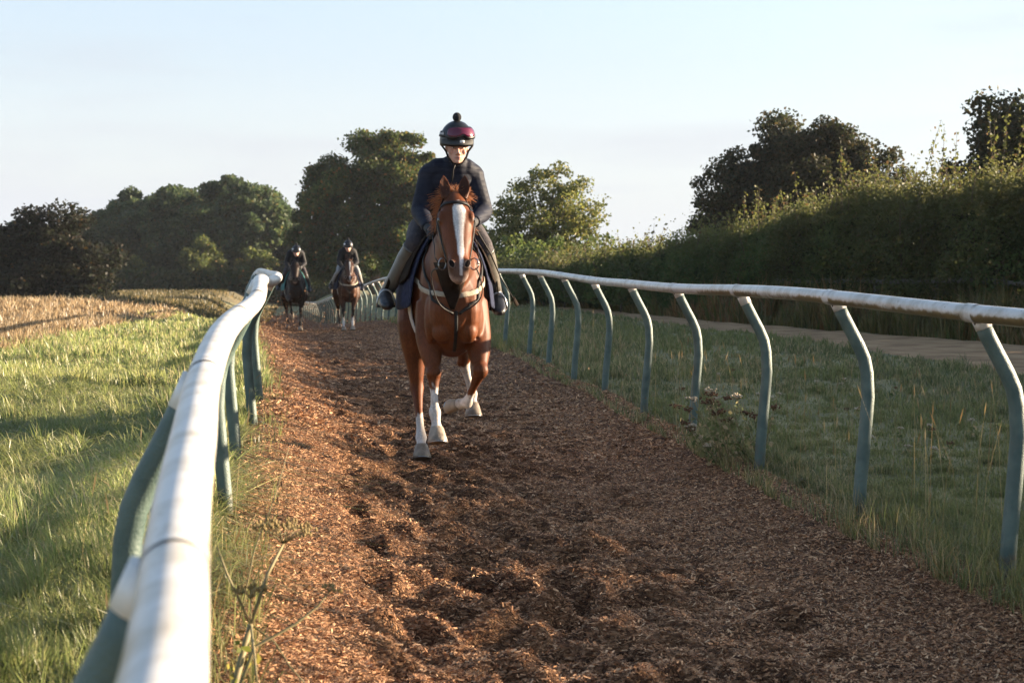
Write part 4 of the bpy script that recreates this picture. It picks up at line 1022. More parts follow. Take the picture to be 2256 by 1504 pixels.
    # eyes, nostrils, hooves
    for s in (-1, 1):
        MB().ball(hp(.315, s * .105, .030), (.0165, .0150, .020), 16, 10, rot=Rh).build('eye', M['eye_dark'], root)
        o, nn, _, _ = bvh.find_nearest(hp(.90, s * .052, .085))
        zz = nn; xx = (a - zz * a.dot(zz)).normalized(); Mr = Matrix((zz.cross(xx), xx, zz)).transposed() @ Matrix.Rotation(s * .35, 3, 'Z')
        nb = MB(); nb.ball(o - nn * .003, (.0160, .027, .009), 14, 8, rot=Mr); nb.build('nostril', M['nostril_dark'], root)
        if full:
            rim = [o + nn * .003 + Mr @ Vector((.0170 * math.cos(q), .0280 * math.sin(q), -.0025)) for q in np.linspace(0, 2 * math.pi, 19)]
            rb = MB(); rb.tube(rim, .0032, 6); m_ = rb.mesh('nostril_rim', col=False); set_col(m_, np.tile((.13, .085, .065), (len(m_.vertices), 1))); link('nostril_rim', m_, M['coat'], root)
    for lg in legs:
        c, h, f = Vector(lg['p'][-1]), Vector(lg['hoof']).normalized(), Vector(lg['toe'])
        f = (f - h * f.dot(h)).normalized(); u = f.cross(h)
        hs = lg.get('hs', 1.04); hb = MB(); hb.loft([(c - h * .02, u, f, .040 * hs, .044 * hs), (c + f * .004, u, f, .047 * hs, .05 * hs), (c + h * .045 + f * .018, u, f, .056 * hs, .06 * hs), (c + h * .086 + f * .034, u, f, .066 * hs, .07 * hs), (c + h * .090 + f * .034, u, f, .063 * hs, .067 * hs)], 18, 2.3)
        ho_ = hb.build('hoof', M['hoof'], root)
        if full:
            sh = MB(); arc = [c + h * .092 + f * .034 + (u * math.sin(q) * .058 + f * math.cos(q) * .061) * hs for q in np.linspace(-2.3, 2.3, 15)]
            sh.tube(arc, .007, 6); sh.build('horseshoe', M['steel'], ho_)
    # tack: straps hug the coat
    def hug(pts, off=.006, sub=8):
        Q = []
        for p, q in zip(pts[:-1], pts[1:]):
            for i in range(sub): Q.append(Vector(p).lerp(Vector(q), i / sub))
        Q.append(Vector(pts[-1])); out = []
        for q in Q:
            o, nn, _, _ = bvh.find_nearest(q); out.append((o + nn * off, nn))
        return out
    def strap_(nm, pts, wd, m, off=.006, parent=root, thick=.004):
        H_ = hug(pts, off); P = [p for p, _ in H_]; b_ = MB(); secs = []
        for i, (p, nn) in enumerate(H_):
            tg = (P[min(i + 1, len(P) - 1)] - P[max(i - 1, 0)]).normalized(); u = tg.cross(nn)
            u = u.normalized() if u.length > 1e-5 else Vector((0, 0, 1)); secs.append((p, u, tg.cross(u), wd / 2, thick))
        b_.loft(secs, 8, 3.0); return b_.build(nm, m, parent)
    br = empty('bridle', (0, 0, 0)); br.parent = root
    bl = M['black_leather']
    strap_('browband', [hp(.12, -.11, .02), hp(.135, -.06, .09), hp(.145, 0, .1), hp(.135, .06, .09), hp(.12, .11, .02)], .026, bl, .008, br)
    strap_('headpiece', [hp(.12, -.11, -.03), hp(-.06, -.05, -.03), hp(-.07, 0, -.02), hp(-.06, .05, -.03), hp(.12, .11, -.03)], .03, bl, .008, br)
    for s in (-1, 1):
        strap_('cheekpiece', [hp(.12, s * .12, -.02), hp(.4, s * .12, -.005), hp(.6, s * .10, -.01), hp(.78, s * .085, -.02)], .02, bl, .008, br)
        strap_('throatlatch', [hp(.12, s * .11, -.05), hp(.3, s * .12, -.14), hp(.36, s * .06, -.22), hp(.36, 0, -.22)], .016, bl, .008, br)
        rc = hp(.80, s * .088, -.022); ring = [rc + Vector((0, s * .012, 0)) + Vector((.7 * .036 * math.cos(q), .7 * s * .036 * math.cos(q), .036 * math.sin(q))) for q in np.linspace(0, 2 * math.pi, 21)]
        MB().tube(ring, .0045, 6).build('bit_ring', M['steel'], br)
        # rein back to the hand
        hand = Vector((.47, hy * 0 + s * .12 + .0, 1.60)); r0 = rc + Vector((0, s * .03, 0))
        o1, n1, _, _ = bvh.find_nearest(Vector((.95, hy * .7 + s * .17, 1.50)))
        mid = Vector((.95, max(abs(o1.y) + .03, .13) * s, 1.48))
        MB().tube([r0, r0.lerp(mid, .5) + Vector((0, s * .012, -.02)), mid, mid.lerp(hand, .5) + Vector((0, s * .01, .0)), hand], .0065, 6, flat=.5).build('rein', bl, br)
    bp_ = empty('breastplate', (0, 0, 0)); bp_.parent = root
    strap_('chest_strap', [(.28, -.30, 1.27), (.5, -.27, 1.22), (.68, -.21, 1.18), (.80, -.10, 1.155), (.84, 0, 1.15), (.80, .10, 1.16), (.68, .20, 1.20), (.5, .25, 1.26), (.28, .30, 1.32)], .036, M[strap], .008, bp_)
    for s in (-1, 1):
        strap_('yoke_strap', [(.40, s * .2, 1.50), (.62, s * .2, 1.30), (.78, s * .13, 1.12), (.86, s * .02, 1.03)], .02, bl, .010, bp_)
    strap_('martingale_strap', [(.86, 0, 1.05), (.86, 0, .98), (.82, 0, .88), (.70, 0, .76)], .024, bl, .010, bp_)
    if full:
        for s, q in ((-1, .045), (1, .03)):
            rp = hp(.80, s * .088, -.022); pts = [rp + Vector((0, s * .02, -.03)), Vector((1.18, hy + s * .15, 1.30)), Vector((1.02, s * .155, 1.17)), Vector((.92, s * .10, 1.08)), Vector((.875, s * .02, 1.035))]
            fx_ = [spline(range(5), [p[i] for p in pts]) for i in range(3)]
            pts = [Vector([float(f(u)) for f in fx_]) for u in np.linspace(0, 4, 17)]
            MB().tube(pts, .0065, 6, flat=.6).build('martingale_rein', bl, bp_)
    if full:                                # leather bib hanging between the martingale straps
        bv = MB(); nr, nc_ = 12, 11; Q = []
        for i in range(nr):
            u_ = i / (nr - 1); z_ = 1.37 - .31 * u_; half = .105 * (1 - u_) ** .85 + .012
            for k_ in range(nc_):
                y_ = hy * .7 + half * (2 * k_ / (nc_ - 1) - 1); o, nn, _, _ = bvh.ray_cast(Vector((1.20, y_, z_)), Vector((-1, 0, 0)))
                Q.append((o if o is not None else Vector((.9, y_, z_))) + Vector((.016, 0, 0)))
        bv.add(Q, [(i * nc_ + k_, i * nc_ + k_ + 1, (i + 1) * nc_ + k_ + 1, (i + 1) * nc_ + k_) for i in range(nr - 1) for k_ in range(nc_ - 1)])
        bo_ = bv.build('bib', M['brown_leather'], bp_); md = bo_.modifiers.new('t', 'SOLIDIFY'); md.thickness = .004
    # saddle cloth, saddle and girth, draped by casting rays at the body
    def drape(nm, x0, x1, zb, side, off, m, parent, flare=0.0, thick=.014, nx=14, nt_=18, curve=0.0):
        V_ = []; 
        for i in range(nx):
            u = i / (nx - 1); x = x0 + (x1 - x0) * u
            for j in range(nt_):
                v = j / (nt_ - 1); an = math.radians(6 + 100 * v); axis = Vector((x, 0, 1.22)); dr = Vector((0, side * math.sin(an), math.cos(an)))
                o, nn, _, _ = bvh.ray_cast(axis + dr * 1.2, -dr)
                if o is None: o = axis + dr * .3
                z = o.z; lim = zb + curve * (u - .5) ** 2
                p = o + dr * off
                V_.append(p)
        # resample rows so that the lower edge falls at zb
        out = []
        for i in range(nx):
            row = V_[i * nt_:(i + 1) * nt_]; u = i / (nx - 1); lim = zb + curve * (2 * u - 1) ** 2
            zs = np.array([p.z for p in row]); top = zs[0]
            for j in range(nt_):
                zz = top + (lim - top) * j / (nt_ - 1)
                yy = float(np.interp(-zz, -zs, [p.y for p in row])); xx = float(np.interp(-zz, -zs, [p.x for p in row]))
                w_ = j / (nt_ - 1)
                out.append((xx, yy + side * flare * max(0, w_ - .45) ** 1.2, zz))
        F_ = [(i * nt_ + j, i * nt_ + j + 1, (i + 1) * nt_ + j + 1, (i + 1) * nt_ + j) for i in range(nx - 1) for j in range(nt_ - 1)]
        o_ = MB().add(out, F_).build(nm, m, parent); md = o_.modifiers.new('thick', 'SOLIDIFY'); md.thickness = thick; md.offset = 0
        b2 = o_.modifiers.new('soft', 'SUBSURF'); b2.levels = 1; b2.render_levels = 1
        return o_
    sc_ = empty('saddle_cloth', (0, 0, 0)); sc_.parent = root
    for s in (-1, 1):
        drape('lining', -.46, .34, 1.05, s, .020, M[lining], sc_, .085, .010, curve=.03)
        drape('cloth', -.40, .40, 1.04, s, .034, M[saddle_mat], sc_, .06, .018, curve=.03)
    sd = empty('saddle', (0, 0, 0)); sd.parent = root
    for s in (-1, 1): drape('saddle_flap', -.12, .36, 1.22, s, .058, M['brown_leather'], sd, .03, .014, 12, 14, .06)
    st_ = MB(); st_.loft([((.34, 0, 1.64), Y, Z, .05, .05), ((.26, 0, 1.665), Y, Z, .10, .055), ((.10, 0, 1.63), Y, Z, .12, .05), ((-.1, 0, 1.63), Y, Z, .15, .05), ((-.22, 0, 1.665), Y, Z, .16, .05), ((-.28, 0, 1.67), Y, Z, .12, .025)], 16)
    st_.build('saddle_seat', M['brown_leather'], sd)
    strap_('girth', [(.20, -.32, 1.10), (.20, -.30, .95), (.20, -.2, .78), (.20, 0, .7), (.20, .2, .78), (.20, .30, .95), (.20, .32, 1.10)], .11, M['girth_white'], .012, root, .008)
    # mane, forelock, tail
    def strands(nm, items):
        b_ = MB()
        for p, r in items: b_.tube(p, list(np.linspace(r, r * .25, len(p))), 4, c=tuple(np.array(mane_col) * (.6 + .8 * g.random())))
        return link(nm, b_.mesh(nm, True, True), M['hair'], root)
    it = []; ncl = 46 if full else 30
    for k_ in range(ncl):                    # wind-lifted locks along the crest
        q = (k_ + .5) / ncl; x = .55 + .55 * q; zc = np.interp(x, [.55, .80, .98, 1.11, 1.17], [1.63, 1.66, 1.74, 1.795, 1.81]); s = -1 if g.random() < .7 else 1
        lift = .1 + .75 * g.random(); ln0 = .11 + .07 * g.random(); d0 = Vector((-.45 + .5 * g.random(), s * (.7 + .3 * g.random()), lift)).normalized(); cv = Vector((g.normal(0, .05), s * .05, -.22 - .12 * g.random()))
        for i in range(30 if full else 6):
            p = Vector((x + g.normal(0, .014), hy * q + g.normal(0, .011), zc - .025)); dr = (d0 + Vector(g.normal(0, .13, 3))).normalized(); ln = ln0 * (.6 + .5 * g.random()); pts = [p]
            for j in range(5): pts.append(pts[-1] + dr * ln / 5); dr = (dr + cv + Vector(g.normal(0, .03, 3))).normalized()
            it.append((pts, .0021 if full else .004))
    strands('mane', it)
    it = []
    for k_ in range(12):
        y0_ = (k_ / 11 - .5) * .09; d0 = Vector((-.25, y0_ * 9, .75)).normalized()
        for i in range(28 if full else 4):
            p = Vector((1.09 + g.normal(0, .012), hy + y0_ + g.normal(0, .008), 1.79)); dr = (d0 + Vector(g.normal(0, .16, 3))).normalized(); pts = [p]; ln = .05 + .05 * g.random()
            for j in range(4): pts.append(pts[-1] + dr * ln / 4); dr = (dr + Vector((.12, .15 * np.sign(y0_), -.22)) + Vector(g.normal(0, .04, 3))).normalized()
            it.append((pts, .002 if full else .004))
    strands('forelock', it)
    it = []
    for i in range(130 if full else 60):
        p = Vector((-.88, g.normal(0, .02), 1.40 + g.normal(0, .015))); dr = Vector((-.8, g.normal(0, .08), .1)).normalized(); pts = [p]; ln = .75 + .2 * g.random()
        for j in range(7): pts.append(pts[-1] + dr * ln / 7); dr = (dr + Vector((.06, g.normal(0, .04), -.42))).normalized()
        it.append((pts, .006))
    strands('tail', it)
    return root

def rider(name, label, loc, F, jacket='jacket', legs_mat='breeches', boot_c=((.10, .09, .075), (.014, .013, .013)), pose=None, voxel=.008, full=True, hy=.06, group=None, lens='lens'):
    ps = dict(head=(.21, hy, 2.182), kneeR=(.22, -.235, 1.50), kneeL=(.22, .245, 1.485), ankR=(.0, -.41, 1.185), ankL=(.0, .352, 1.185), toeR=(.15, -.425, 1.085), toeL=(.15, .362, 1.05), haR=(.45, -.145, 1.585), haL=(.49, .138, 1.635), tilt=0.12)
    if pose: ps.update(pose)
    ZB = 1.0; root = empty(name, (loc[0], loc[1], loc[2] + ZB), math.atan2(F[1], F[0])); tag(root, label, 'person', group)
    def put(o): o.location = (0, 0, -ZB); return o
    Y = Vector((0, 1, 0)); Z = Vector((0, 0, 1)); Hc = Vector(ps['head']); RT = Matrix.Rotation(ps['tilt'], 3, 'Y')
    def h(x, y, z): return Hc + RT @ Vector((x, y, z))
    yc = hy * .55
    # ---- one continuous body (mostly under the clothes) with a modelled head
    b = MB(); X_ = RT @ Vector((1, 0, 0)); Z_ = RT @ Z
    HS = [(-.112, .070, .012, .020), (-.105, .084, -.005, .033), (-.088, .089, -.03, .046), (-.068, .089, -.05, .055), (-.035, .087, -.075, .063), (0, .079, -.095, .069), (.04, .086, -.1, .072), (.08, .074, -.09, .066), (.115, .03, -.05, .035)]
    b.loft([(h((f + k) / 2, 0, z), X_, Y, (f - k) / 2, w_) for z, f, k, w_ in HS], 22, 2.25)
    b.tube([h(.090, 0, .006), h(.101, 0, -.018), h(.113, 0, -.043)], [.008, .010, .0125], 8)
    for s in (-1, 1):
        b.ball(h(.101, s * .012, -.047), (.011, .009, .008)); b.ball(h(.079, s * .031, .019), (.010, .024, .006)); b.ball(h(.062, s * .042, -.032), (.016, .018, .022))
        b.ball(h(-.005, s * .074, -.012), (.017, .009, .03))
        sh = Vector((.07, yc + s * .15, 1.97)); el = Vector((.13, yc + s * .225, 1.74)); ha = Vector(ps['haL' if s > 0 else 'haR'])
        chain(b, [sh, el, el.lerp(ha, .5), ha], [.055, .042, .036, .026], 10); b.ball(ha, (.035, .02, .032))
        kn = Vector(ps['kneeL' if s > 0 else 'kneeR']); an = Vector(ps['ankL' if s > 0 else 'ankR']); to = Vector(ps['toeL' if s > 0 else 'toeR'])
        chain(b, [(-.22, s * .10, 1.62), (-.0, s * .2, 1.60), kn, kn.lerp(an, .45), an], [.09, .075, .05, .048, .03], 10); hl = an + (an - kn).normalized() * .05 - (to - an).normalized() * .015; b.tube([an, hl, hl.lerp(to, .75)], [.026, .022, .018], 8)
    b.ball(h(.090, 0, -.068), (.008, .022, .0055)); b.ball(h(.089, 0, -.079), (.008, .018, .006)); b.ball(h(.078, 0, -.100), (.016, .018, .014))
    b.loft([((-.25, 0, 1.60), Y, Vector((.8, 0, -.6)), .14, .11), ((-.1, yc * .4, 1.76), Y, Vector((.8, 0, -.6)), .14, .10), ((.04, yc * .8, 1.93), Y, Vector((.8, 0, -.6)), .16, .10), ((.12, yc, 2.02), Y, Vector((.9, 0, -.4)), .07, .06)], 16)
    b.tube([(.10, yc, 2.0), (.15, hy * .8, 2.08), h(-.02, 0, -.06)], [.06, .056, .055], 12)
    me = fuse(b, 'body', voxel * .62 if full else voxel * 1.4, 3, .5)
    V = verts_np(me) - np.array(Hc); V = V @ np.array(RT)            # head coordinates
    C = np.tile((.56, .32, .24), (len(V), 1))
    cheek = np.exp(-(((V[:, 0] - .07) / .04) ** 2 + ((np.abs(V[:, 1]) - .042) / .02) ** 2 + ((V[:, 2] + .034) / .022) ** 2))[:, None]; C = C * (1 - .35 * cheek) + np.array((.42, .14, .10)) * .35 * cheek
    lip = (np.exp(-((V[:, 2] + .073) / .0085) ** 2 - (V[:, 1] / .02) ** 4) * (V[:, 0] > .07))[:, None] * .8; C = C * (1 - lip) + np.array((.40, .16, .14)) * lip
    mo = (np.exp(-((V[:, 2] + .0735) / .0028) ** 2 - (V[:, 1] / .02) ** 4) * (V[:, 0] > .07))[:, None] * .8; C = C * (1 - mo) + np.array((.16, .06, .055)) * mo
    brow = (np.abs(V[:, 2] - .018) < .004) & (np.abs(np.abs(V[:, 1]) - .031) < .017) & (V[:, 0] > .06); C[brow] = (.38, .21, .15)
    set_col(me, C); body = put(link('body', me, M['skin'], root))
    for s in (-1, 1):
        ex = .0795; eb = MB(); eb.ball(h(ex, s * .030, -.003), (.0105, .0135, .0075), 16, 12, c=(.50, .46, .43)); eb.ball(h(ex + .0072, s * .030, -.0035), (.0040, .0056, .0056), 12, 8, c=(.03, .025, .02))
        eb.ball(h(ex + .0006, s * .030, .0025), (.0108, .0150, .0042), 16, 8, c=(.42, .22, .16)); eb.ball(h(ex + .0022, s * .030, -.0002), (.0096, .0138, .0012), 16, 6, c=(.06, .035, .025)); eb.ball(h(ex + .0004, s * .030, -.0098), (.0104, .0140, .0030), 16, 8, c=(.45, .24, .18))
        put(link('eye', eb.mesh('eye', True, True), M['skin'], root))
    # ---- jacket
    j = MB(); vv = Vector((.83, 0, -.55))
    j.loft([((-.27, 0, 1.60), Y, vv, .17, .13), ((-.20, 0, 1.67), Y, vv, .192, .145), ((-.09, yc * .4, 1.765), Y, vv, .19, .14), ((.02, yc * .8, 1.88), Y, vv, .195, .145), ((.085, yc, 1.975), Y, vv, .185, .13), ((.115, yc, 2.035), Y, Vector((.9, 0, -.43)), .155, .10), ((.14, hy * .85, 2.08), Y, Vector((.95, 0, -.3)), .092, .08), ((.155, hy * .9, 2.115), Y, Vector((.97, 0, -.2)), .074, .069)], 22)
    for s in (-1, 1):
        sh = Vector((.065, yc + s * .148, 1.985)); el = Vector((.12, yc + s * .222, 1.735)); ha = Vector(ps['haL' if s > 0 else 'haR']); wr = el.lerp(ha, .82)
        j.tube([(.125, yc, 2.04), (.105, yc + s * .09, 2.03), sh], [.075, .085, .09], 14); j.ball(sh, (.095, .09, .088)); chain(j, [sh + Vector((-.02, -s * .06, .02)), sh, sh.lerp(el, .5), el, el.lerp(wr, .5), wr], [.08, .084, .077, .069, .058, .045], 14)
    jm = fuse(j, 'jacket', voxel if full else voxel * 1.7, 4, .5); put(link('jacket', jm, M[jacket], root))
    if full:
        zp = MB(); zp.tube([(.215, hy * .85, 2.065), (.222, yc, 2.02), (.205, yc * .9, 1.97), (.175, yc * .8, 1.90)], .006, 6); put(zp.build('zip', M['black_leather'], root))
        nk = MB(); nk.tube([(.13, hy * .85, 2.05), (.158, hy * .9, 2.095), (.168, hy * .95, 2.112)], [.075, .067, .064], 16); put(nk.build('snood', M['black_jacket'], root))
    # ---- breeches and boots
    t = MB(); t.ball((-.25, 0, 1.62), (.17, .185, .15))
    for s in (-1, 1):
        kn = Vector(ps['kneeL' if s > 0 else 'kneeR']); an = Vector(ps['ankL' if s > 0 else 'ankR'])
        chain(t, [(-.24, s * .11, 1.62), (-.04, s * .175, 1.605), kn.lerp(Vector((0, s * .18, 1.6)), .25), kn, kn.lerp(an, .18)], [.12, .098, .076, .070, .056], 14)
    put(link('breeches', fuse(t, 'breeches', voxel * 1.3, 4, .5), M[legs_mat], root))
    for s in (-1, 1):
        kn = Vector(ps['kneeL' if s > 0 else 'kneeR']); an = Vector(ps['ankL' if s > 0 else 'ankR']); to = Vector(ps['toeL' if s > 0 else 'toeR'])
        q = MB(); dn = (an - kn).normalized(); heel = an + dn * .06 - (to - an).normalized() * .02
        chain(q, [kn + dn * .03, kn.lerp(an, .3) + Vector((-.012, 0, 0)), kn.lerp(an, .65), an + dn * .02], [.066, .068, .056, .046], 16)
        q.tube([an + dn * .02, heel], [.047, .044], 12)
        fw = (to - an).normalized(); ft = Vector((to.x - heel.x, to.y - heel.y, to.z - heel.z)).normalized(); u = Vector((0, 0, 1)).cross(ft).normalized(); nn = ft.cross(u)
        q.loft([(heel - ft * .04 - nn * 0, u, nn, .031, .031), (heel + ft * .0, u, nn, .044, .046), (heel.lerp(to, .5) + nn * .006, u, nn, .048, .046), (to, u, nn, .052, .038), (to + ft * .05, u, nn, .042, .029), (to + ft * .075, u, nn, .018, .014)], 16, 2.3)
        bm_ = fuse(q, 'boot', voxel * .9 if full else voxel * 1.6, 3, .5); VV = verts_np(bm_); qq = smoothstep(an.z + .03, an.z - .03, VV[:, 2])[:, None]
        set_col(bm_, np.array(boot_c[0]) * (1 - qq) + np.array(boot_c[1]) * qq); bo = put(link('boot', bm_, M['boot'], root))
        if full:
            top = MB(); top.tube([kn + dn * .028, kn + dn * .05], [.0685, .0695], 18); m_ = top.mesh('boot_top'); set_col(m_, np.tile(np.array(boot_c[0]) * .7, (len(m_.vertices), 1))); link('boot_top', m_, M['boot'], bo)
        # stirrup iron and leather
        sti = empty('stirrup', (0, 0, 0)); sti.parent = root; put(sti)
        ball = heel.lerp(to, .72); pl = ball - nn * .036; w_ = .064
        arch = [pl + u * w_ * math.cos(q_) + Vector((0, 0, 1)) * (.0 + .115 * math.sin(q_)) + ft * .0 for q_ in np.linspace(0, math.pi, 15)]
        MB().tube(arch, .0065, 8).build('stirrup_iron', M['steel'] if full else M['black_leather'], sti)
        tr = MB(); tr.loft([(pl - u * w_, ft, nn, .018, .006), (pl + u * w_, ft, nn, .018, .006)], 10, 3); tr.build('tread', M['black_leather'], sti)
        tp = Vector((.10, s * .34, 1.42)); ae = arch[7]
        lb = MB(); lb.tube([ae, ae.lerp(tp, .5), tp], .012, 8, flat=.3); lb.build('stirrup_leather', M['brown_leather'], sti)
    # ---- gloved hands closed on the reins
    for s in (-1, 1):
        c = Vector(ps['haL' if s > 0 else 'haR']); q = MB(); f = Vector((.93, -s * .12, -.32)).normalized(); up = Vector((.3, -s * .25, .92)); up = (up - f * up.dot(f)).normalized(); inn = f.cross(up)
        if inn.y * s > 0: inn = -inn
        el = Vector((.12, yc + s * .222, 1.735)); wr = el.lerp(c, .78)
        Rm = Matrix((f, inn, up)).transposed()
        q.ball(c, (.042, .022, .042), rot=Rm); q.tube([wr, wr.lerp(c, .6), c], [.036, .031, .032], 10)
        for i, (ln, rr) in enumerate(((.92, .0105), (1.0, .011), (.95, .0105), (.78, .009))):
            k0 = c + up * (.031 - .021 * i) + f * .032 - inn * .010; k1 = k0 + f * .026 * ln + inn * .012; k2 = k1 - f * .004 + inn * .028 * ln; k3 = k2 - f * .026 * ln + inn * .002
            q.tube([k0 - f * .02, k0, k1, k2, k3], [rr, rr * 1.05, rr, rr * .92, rr * .8], 8)
        q.tube([c + up * .03 - f * .03 + inn * .01, c + up * .044 + inn * .022, c + up * .046 + f * .028 + inn * .026, c + up * .040 + f * .048 + inn * .024], [.013, .0125, .0115, .009], 8)
        put(link('glove', fuse(q, 'glove', .0048 if full else .012, 2, .4), M['glove'], root))
    # ---- helmet
    he = empty('helmet', (0, 0, 0)); he.parent = root; put(he)
    def dome(az, el_, k=1.0):                # point on the shell
        return h(-.012 + .137 * k * math.cos(el_) * math.cos(az), .120 * k * math.cos(el_) * math.sin(az), .040 + .142 * k * math.sin(el_))
    sb = MB(); na = 32; rows = []
    for e in np.linspace(-.24, math.pi / 2, 14):
        rows.append([dome(2 * math.pi * i / na, e - (.0 if True else 0)) for i in range(na)])
    inner = [[h(0, 0, .04) + (p - h(0, 0, .04)) * .93 for p in r] for r in (rows[0], rows[3], rows[7])]
    allr = [inner[2], inner[1], inner[0]] + rows
    sb.add([p for r in allr for p in r], [(k * na + i, k * na + (i + 1) % na, (k + 1) * na + (i + 1) % na, (k + 1) * na + i) for k in range(len(allr) - 1) for i in range(na)])
    sb.build('shell', M['helmet'], he)
    pk = MB(); npk = 15; A = []
    for q in np.linspace(-1.15, 1.15, npk):
        w_ = max(0., math.cos(q / 1.15 * math.pi / 2)); o0 = dome(q, .08, 1.01); o1 = dome(q, -.085, 1.02); ext = RT @ Vector((math.cos(q), .75 * math.sin(q), -.10)) * (.038 * w_)
        A += [o0, o0.lerp(o1, .55) + ext * .55, o1 + ext, o1 + ext - (RT @ Vector((0, 0, .008))), o1 - RT @ Vector((0, 0, .002))]
    pk.add(A, [(i * 5 + k, i * 5 + k + 1, (i + 1) * 5 + k + 1, (i + 1) * 5 + k) for i in range(npk - 1) for k in range(4)])
    p_ = pk.build('peak', M['helmet_peak'] if full else M['helmet'], he); md = p_.modifiers.new('t', 'SOLIDIFY'); md.thickness = .004
    MB().ball(dome(0, math.pi / 2) + RT @ Vector((0, 0, .022)), (.031, .031, .034), 16, 12).build('pompom', M['wool'], he)
    if full:
        gsh = .22
        def patch(nm, az0, az1, e0, e1, k, m, nx=22, ny=7, notch=0.0, rnd=.0, parent=he, th=.006):
            P = []
            for i in range(nx):
                u = i / (nx - 1); az = az0 + (az1 - az0) * u; edge_ = 1 - max(0, abs(2 * u - 1) - (1 - rnd)) ** 2 / max(rnd, 1e-3) ** 2 * .55
                nb = notch * math.exp(-((u - .5) / .11) ** 2); lo = (e0 + e1) / 2 - (e1 - e0) / 2 * edge_ + nb; hi = (e0 + e1) / 2 + (e1 - e0) / 2 * edge_
                for jj in range(ny): P.append(dome(az, lo + (hi - lo) * jj / (ny - 1), k))
            o = MB().add(P, [(i * ny + q, (i + 1) * ny + q, (i + 1) * ny + q + 1, i * ny + q + 1) for i in range(nx - 1) for q in range(ny - 1)]).build(nm, m, parent)
            md = o.modifiers.new('t', 'SOLIDIFY'); md.thickness = th; md.offset = 1; return o
        gg = empty('goggles', (0, 0, 0)); gg.parent = root; put(gg)
        patch('frame', gsh - 1.0, gsh + 1.0, .10, .70, 1.05, M['helmet'], notch=.13, rnd=.3, parent=gg, th=.012)
        patch('lens', gsh - .86, gsh + .86, .20, .62, 1.135, M[lens], notch=.13, rnd=.3, parent=gg, th=.004)
        patch('strap', gsh + 1.0, gsh + 2 * math.pi - 1.0, .20, .48, 1.03, M['black_leather'], nx=40, parent=gg, th=.004)
        tb = MB(); 
        q0 = dome(.18, .0, 1.15); tb.loft([(q0 + RT @ Vector((-.012, 0, 0)), RT @ Y, RT @ Z, .017, .010), (q0 + RT @ Vector((.008, 0, 0)), RT @ Y, RT @ Z, .016, .009)], 12, 5); tb.build('peak_tab', M['white_mark'], he)
        # maker's lettering on the goggle strap, on the rider's right temple
        cu = bpy.data.curves.new('strap_lettering', 'FONT'); cu.body = 'boll\u00e9'; cu.size = .030; cu.extrude = .0006; cu.align_x = 'CENTER'; cu.align_y = 'CENTER'
        to_ = bpy.data.objects.new('strap_lettering', cu); COL.objects.link(to_)
        azl = gsh - 1.36; c0 = dome(azl, .36, 1.075); nrm = (dome(azl, .36, 1.2) - dome(azl, .36, 1.0)).normalized(); tx = (dome(azl + .05, .36) - dome(azl - .05, .36)).normalized(); ty_ = nrm.cross(tx).normalized(); tx = ty_.cross(nrm).normalized()
        dg = bpy.context.evaluated_depsgraph_get(); lm = bpy.data.meshes.new_from_object(to_.evaluated_get(dg)); bpy.data.objects.remove(to_); bpy.data.curves.remove(cu)
        lm.transform(Matrix(((tx.x, ty_.x, nrm.x, c0.x), (tx.y, ty_.y, nrm.y, c0.y), (tx.z, ty_.z, nrm.z, c0.z), (0, 0, 0, 1)))); lm.name = 'strap_lettering'; lm.materials.clear()
        link('strap_lettering', lm, M['white_mark'], gg)
        pass
    else:
        q0 = dome(-.9, .3, 1.05); MB().ball(q0, (.02, .03, .022), 10, 6).build('badge', M['white_mark'], he)
    for s in (-1, 1):
        MB().tube([dome(s * 1.2, -.2, 1.0), h(.03, s * .078, -.03), h(.045, s * .062, -.075), h(.055, s * .03, -.112), h(.06, 0, -.122)], .0075 if full else .008, 6, flat=.6).build('chin_strap', M['black_leather'], he)
    return root

LEG_F = [.115, .095, .076, .050, .053, .040, .0265, .028, .044, .031, .042]
def fore(S, E, K, Fk, Co, hoof, toe=(1, 0, 0), sock=None, **kw):
    S, E, K, Fk, Co = map(Vector, (S, E, K, Fk, Co))
    d = dict(p=[S, E, E.lerp(K, .5), E.lerp(K, .87), K, K.lerp(Fk, .2), K.lerp(Fk, .5), K.lerp(Fk, .82), Fk, Fk.lerp(Co, .55), Co], r=LEG_F, b=[(K + Vector((.012, 0, .0)), (.05, .054, .058)), (Fk + Vector((-.015, 0, 0)), (.04, .04, .042))], hoof=hoof, toe=toe)
    if sock is not None: d['sock'] = [K.lerp(Fk, sock), Fk, Co, Co + Vector(hoof).normalized() * .03]
    d.update(kw); return d
LEG_H = [.145, .122, .098, .068, .050, .055, .042, .029, .030, .044, .032, .043]
def hind(S, T_, K, Fk, Co, hoof, toe=(1, 0, 0), sock=None, **kw):
    S, T_, K, Fk, Co = map(Vector, (S, T_, K, Fk, Co))
    d = dict(p=[S, T_, T_.lerp(K, .35), T_.lerp(K, .65), T_.lerp(K, .9), K, K.lerp(Fk, .15), K.lerp(Fk, .45), K.lerp(Fk, .8), Fk, Fk.lerp(Co, .5), Co], r=LEG_H, b=[(K + Vector((-.03, 0, .02)), (.045, .042, .06)), (Fk + Vector((-.015, 0, 0)), (.04, .04, .042))], hoof=hoof, toe=toe)
    if sock is not None: d['sock'] = [K.lerp(Fk, sock), Fk, Co, Co + Vector(hoof).normalized() * .03]
    d.update(kw); return d

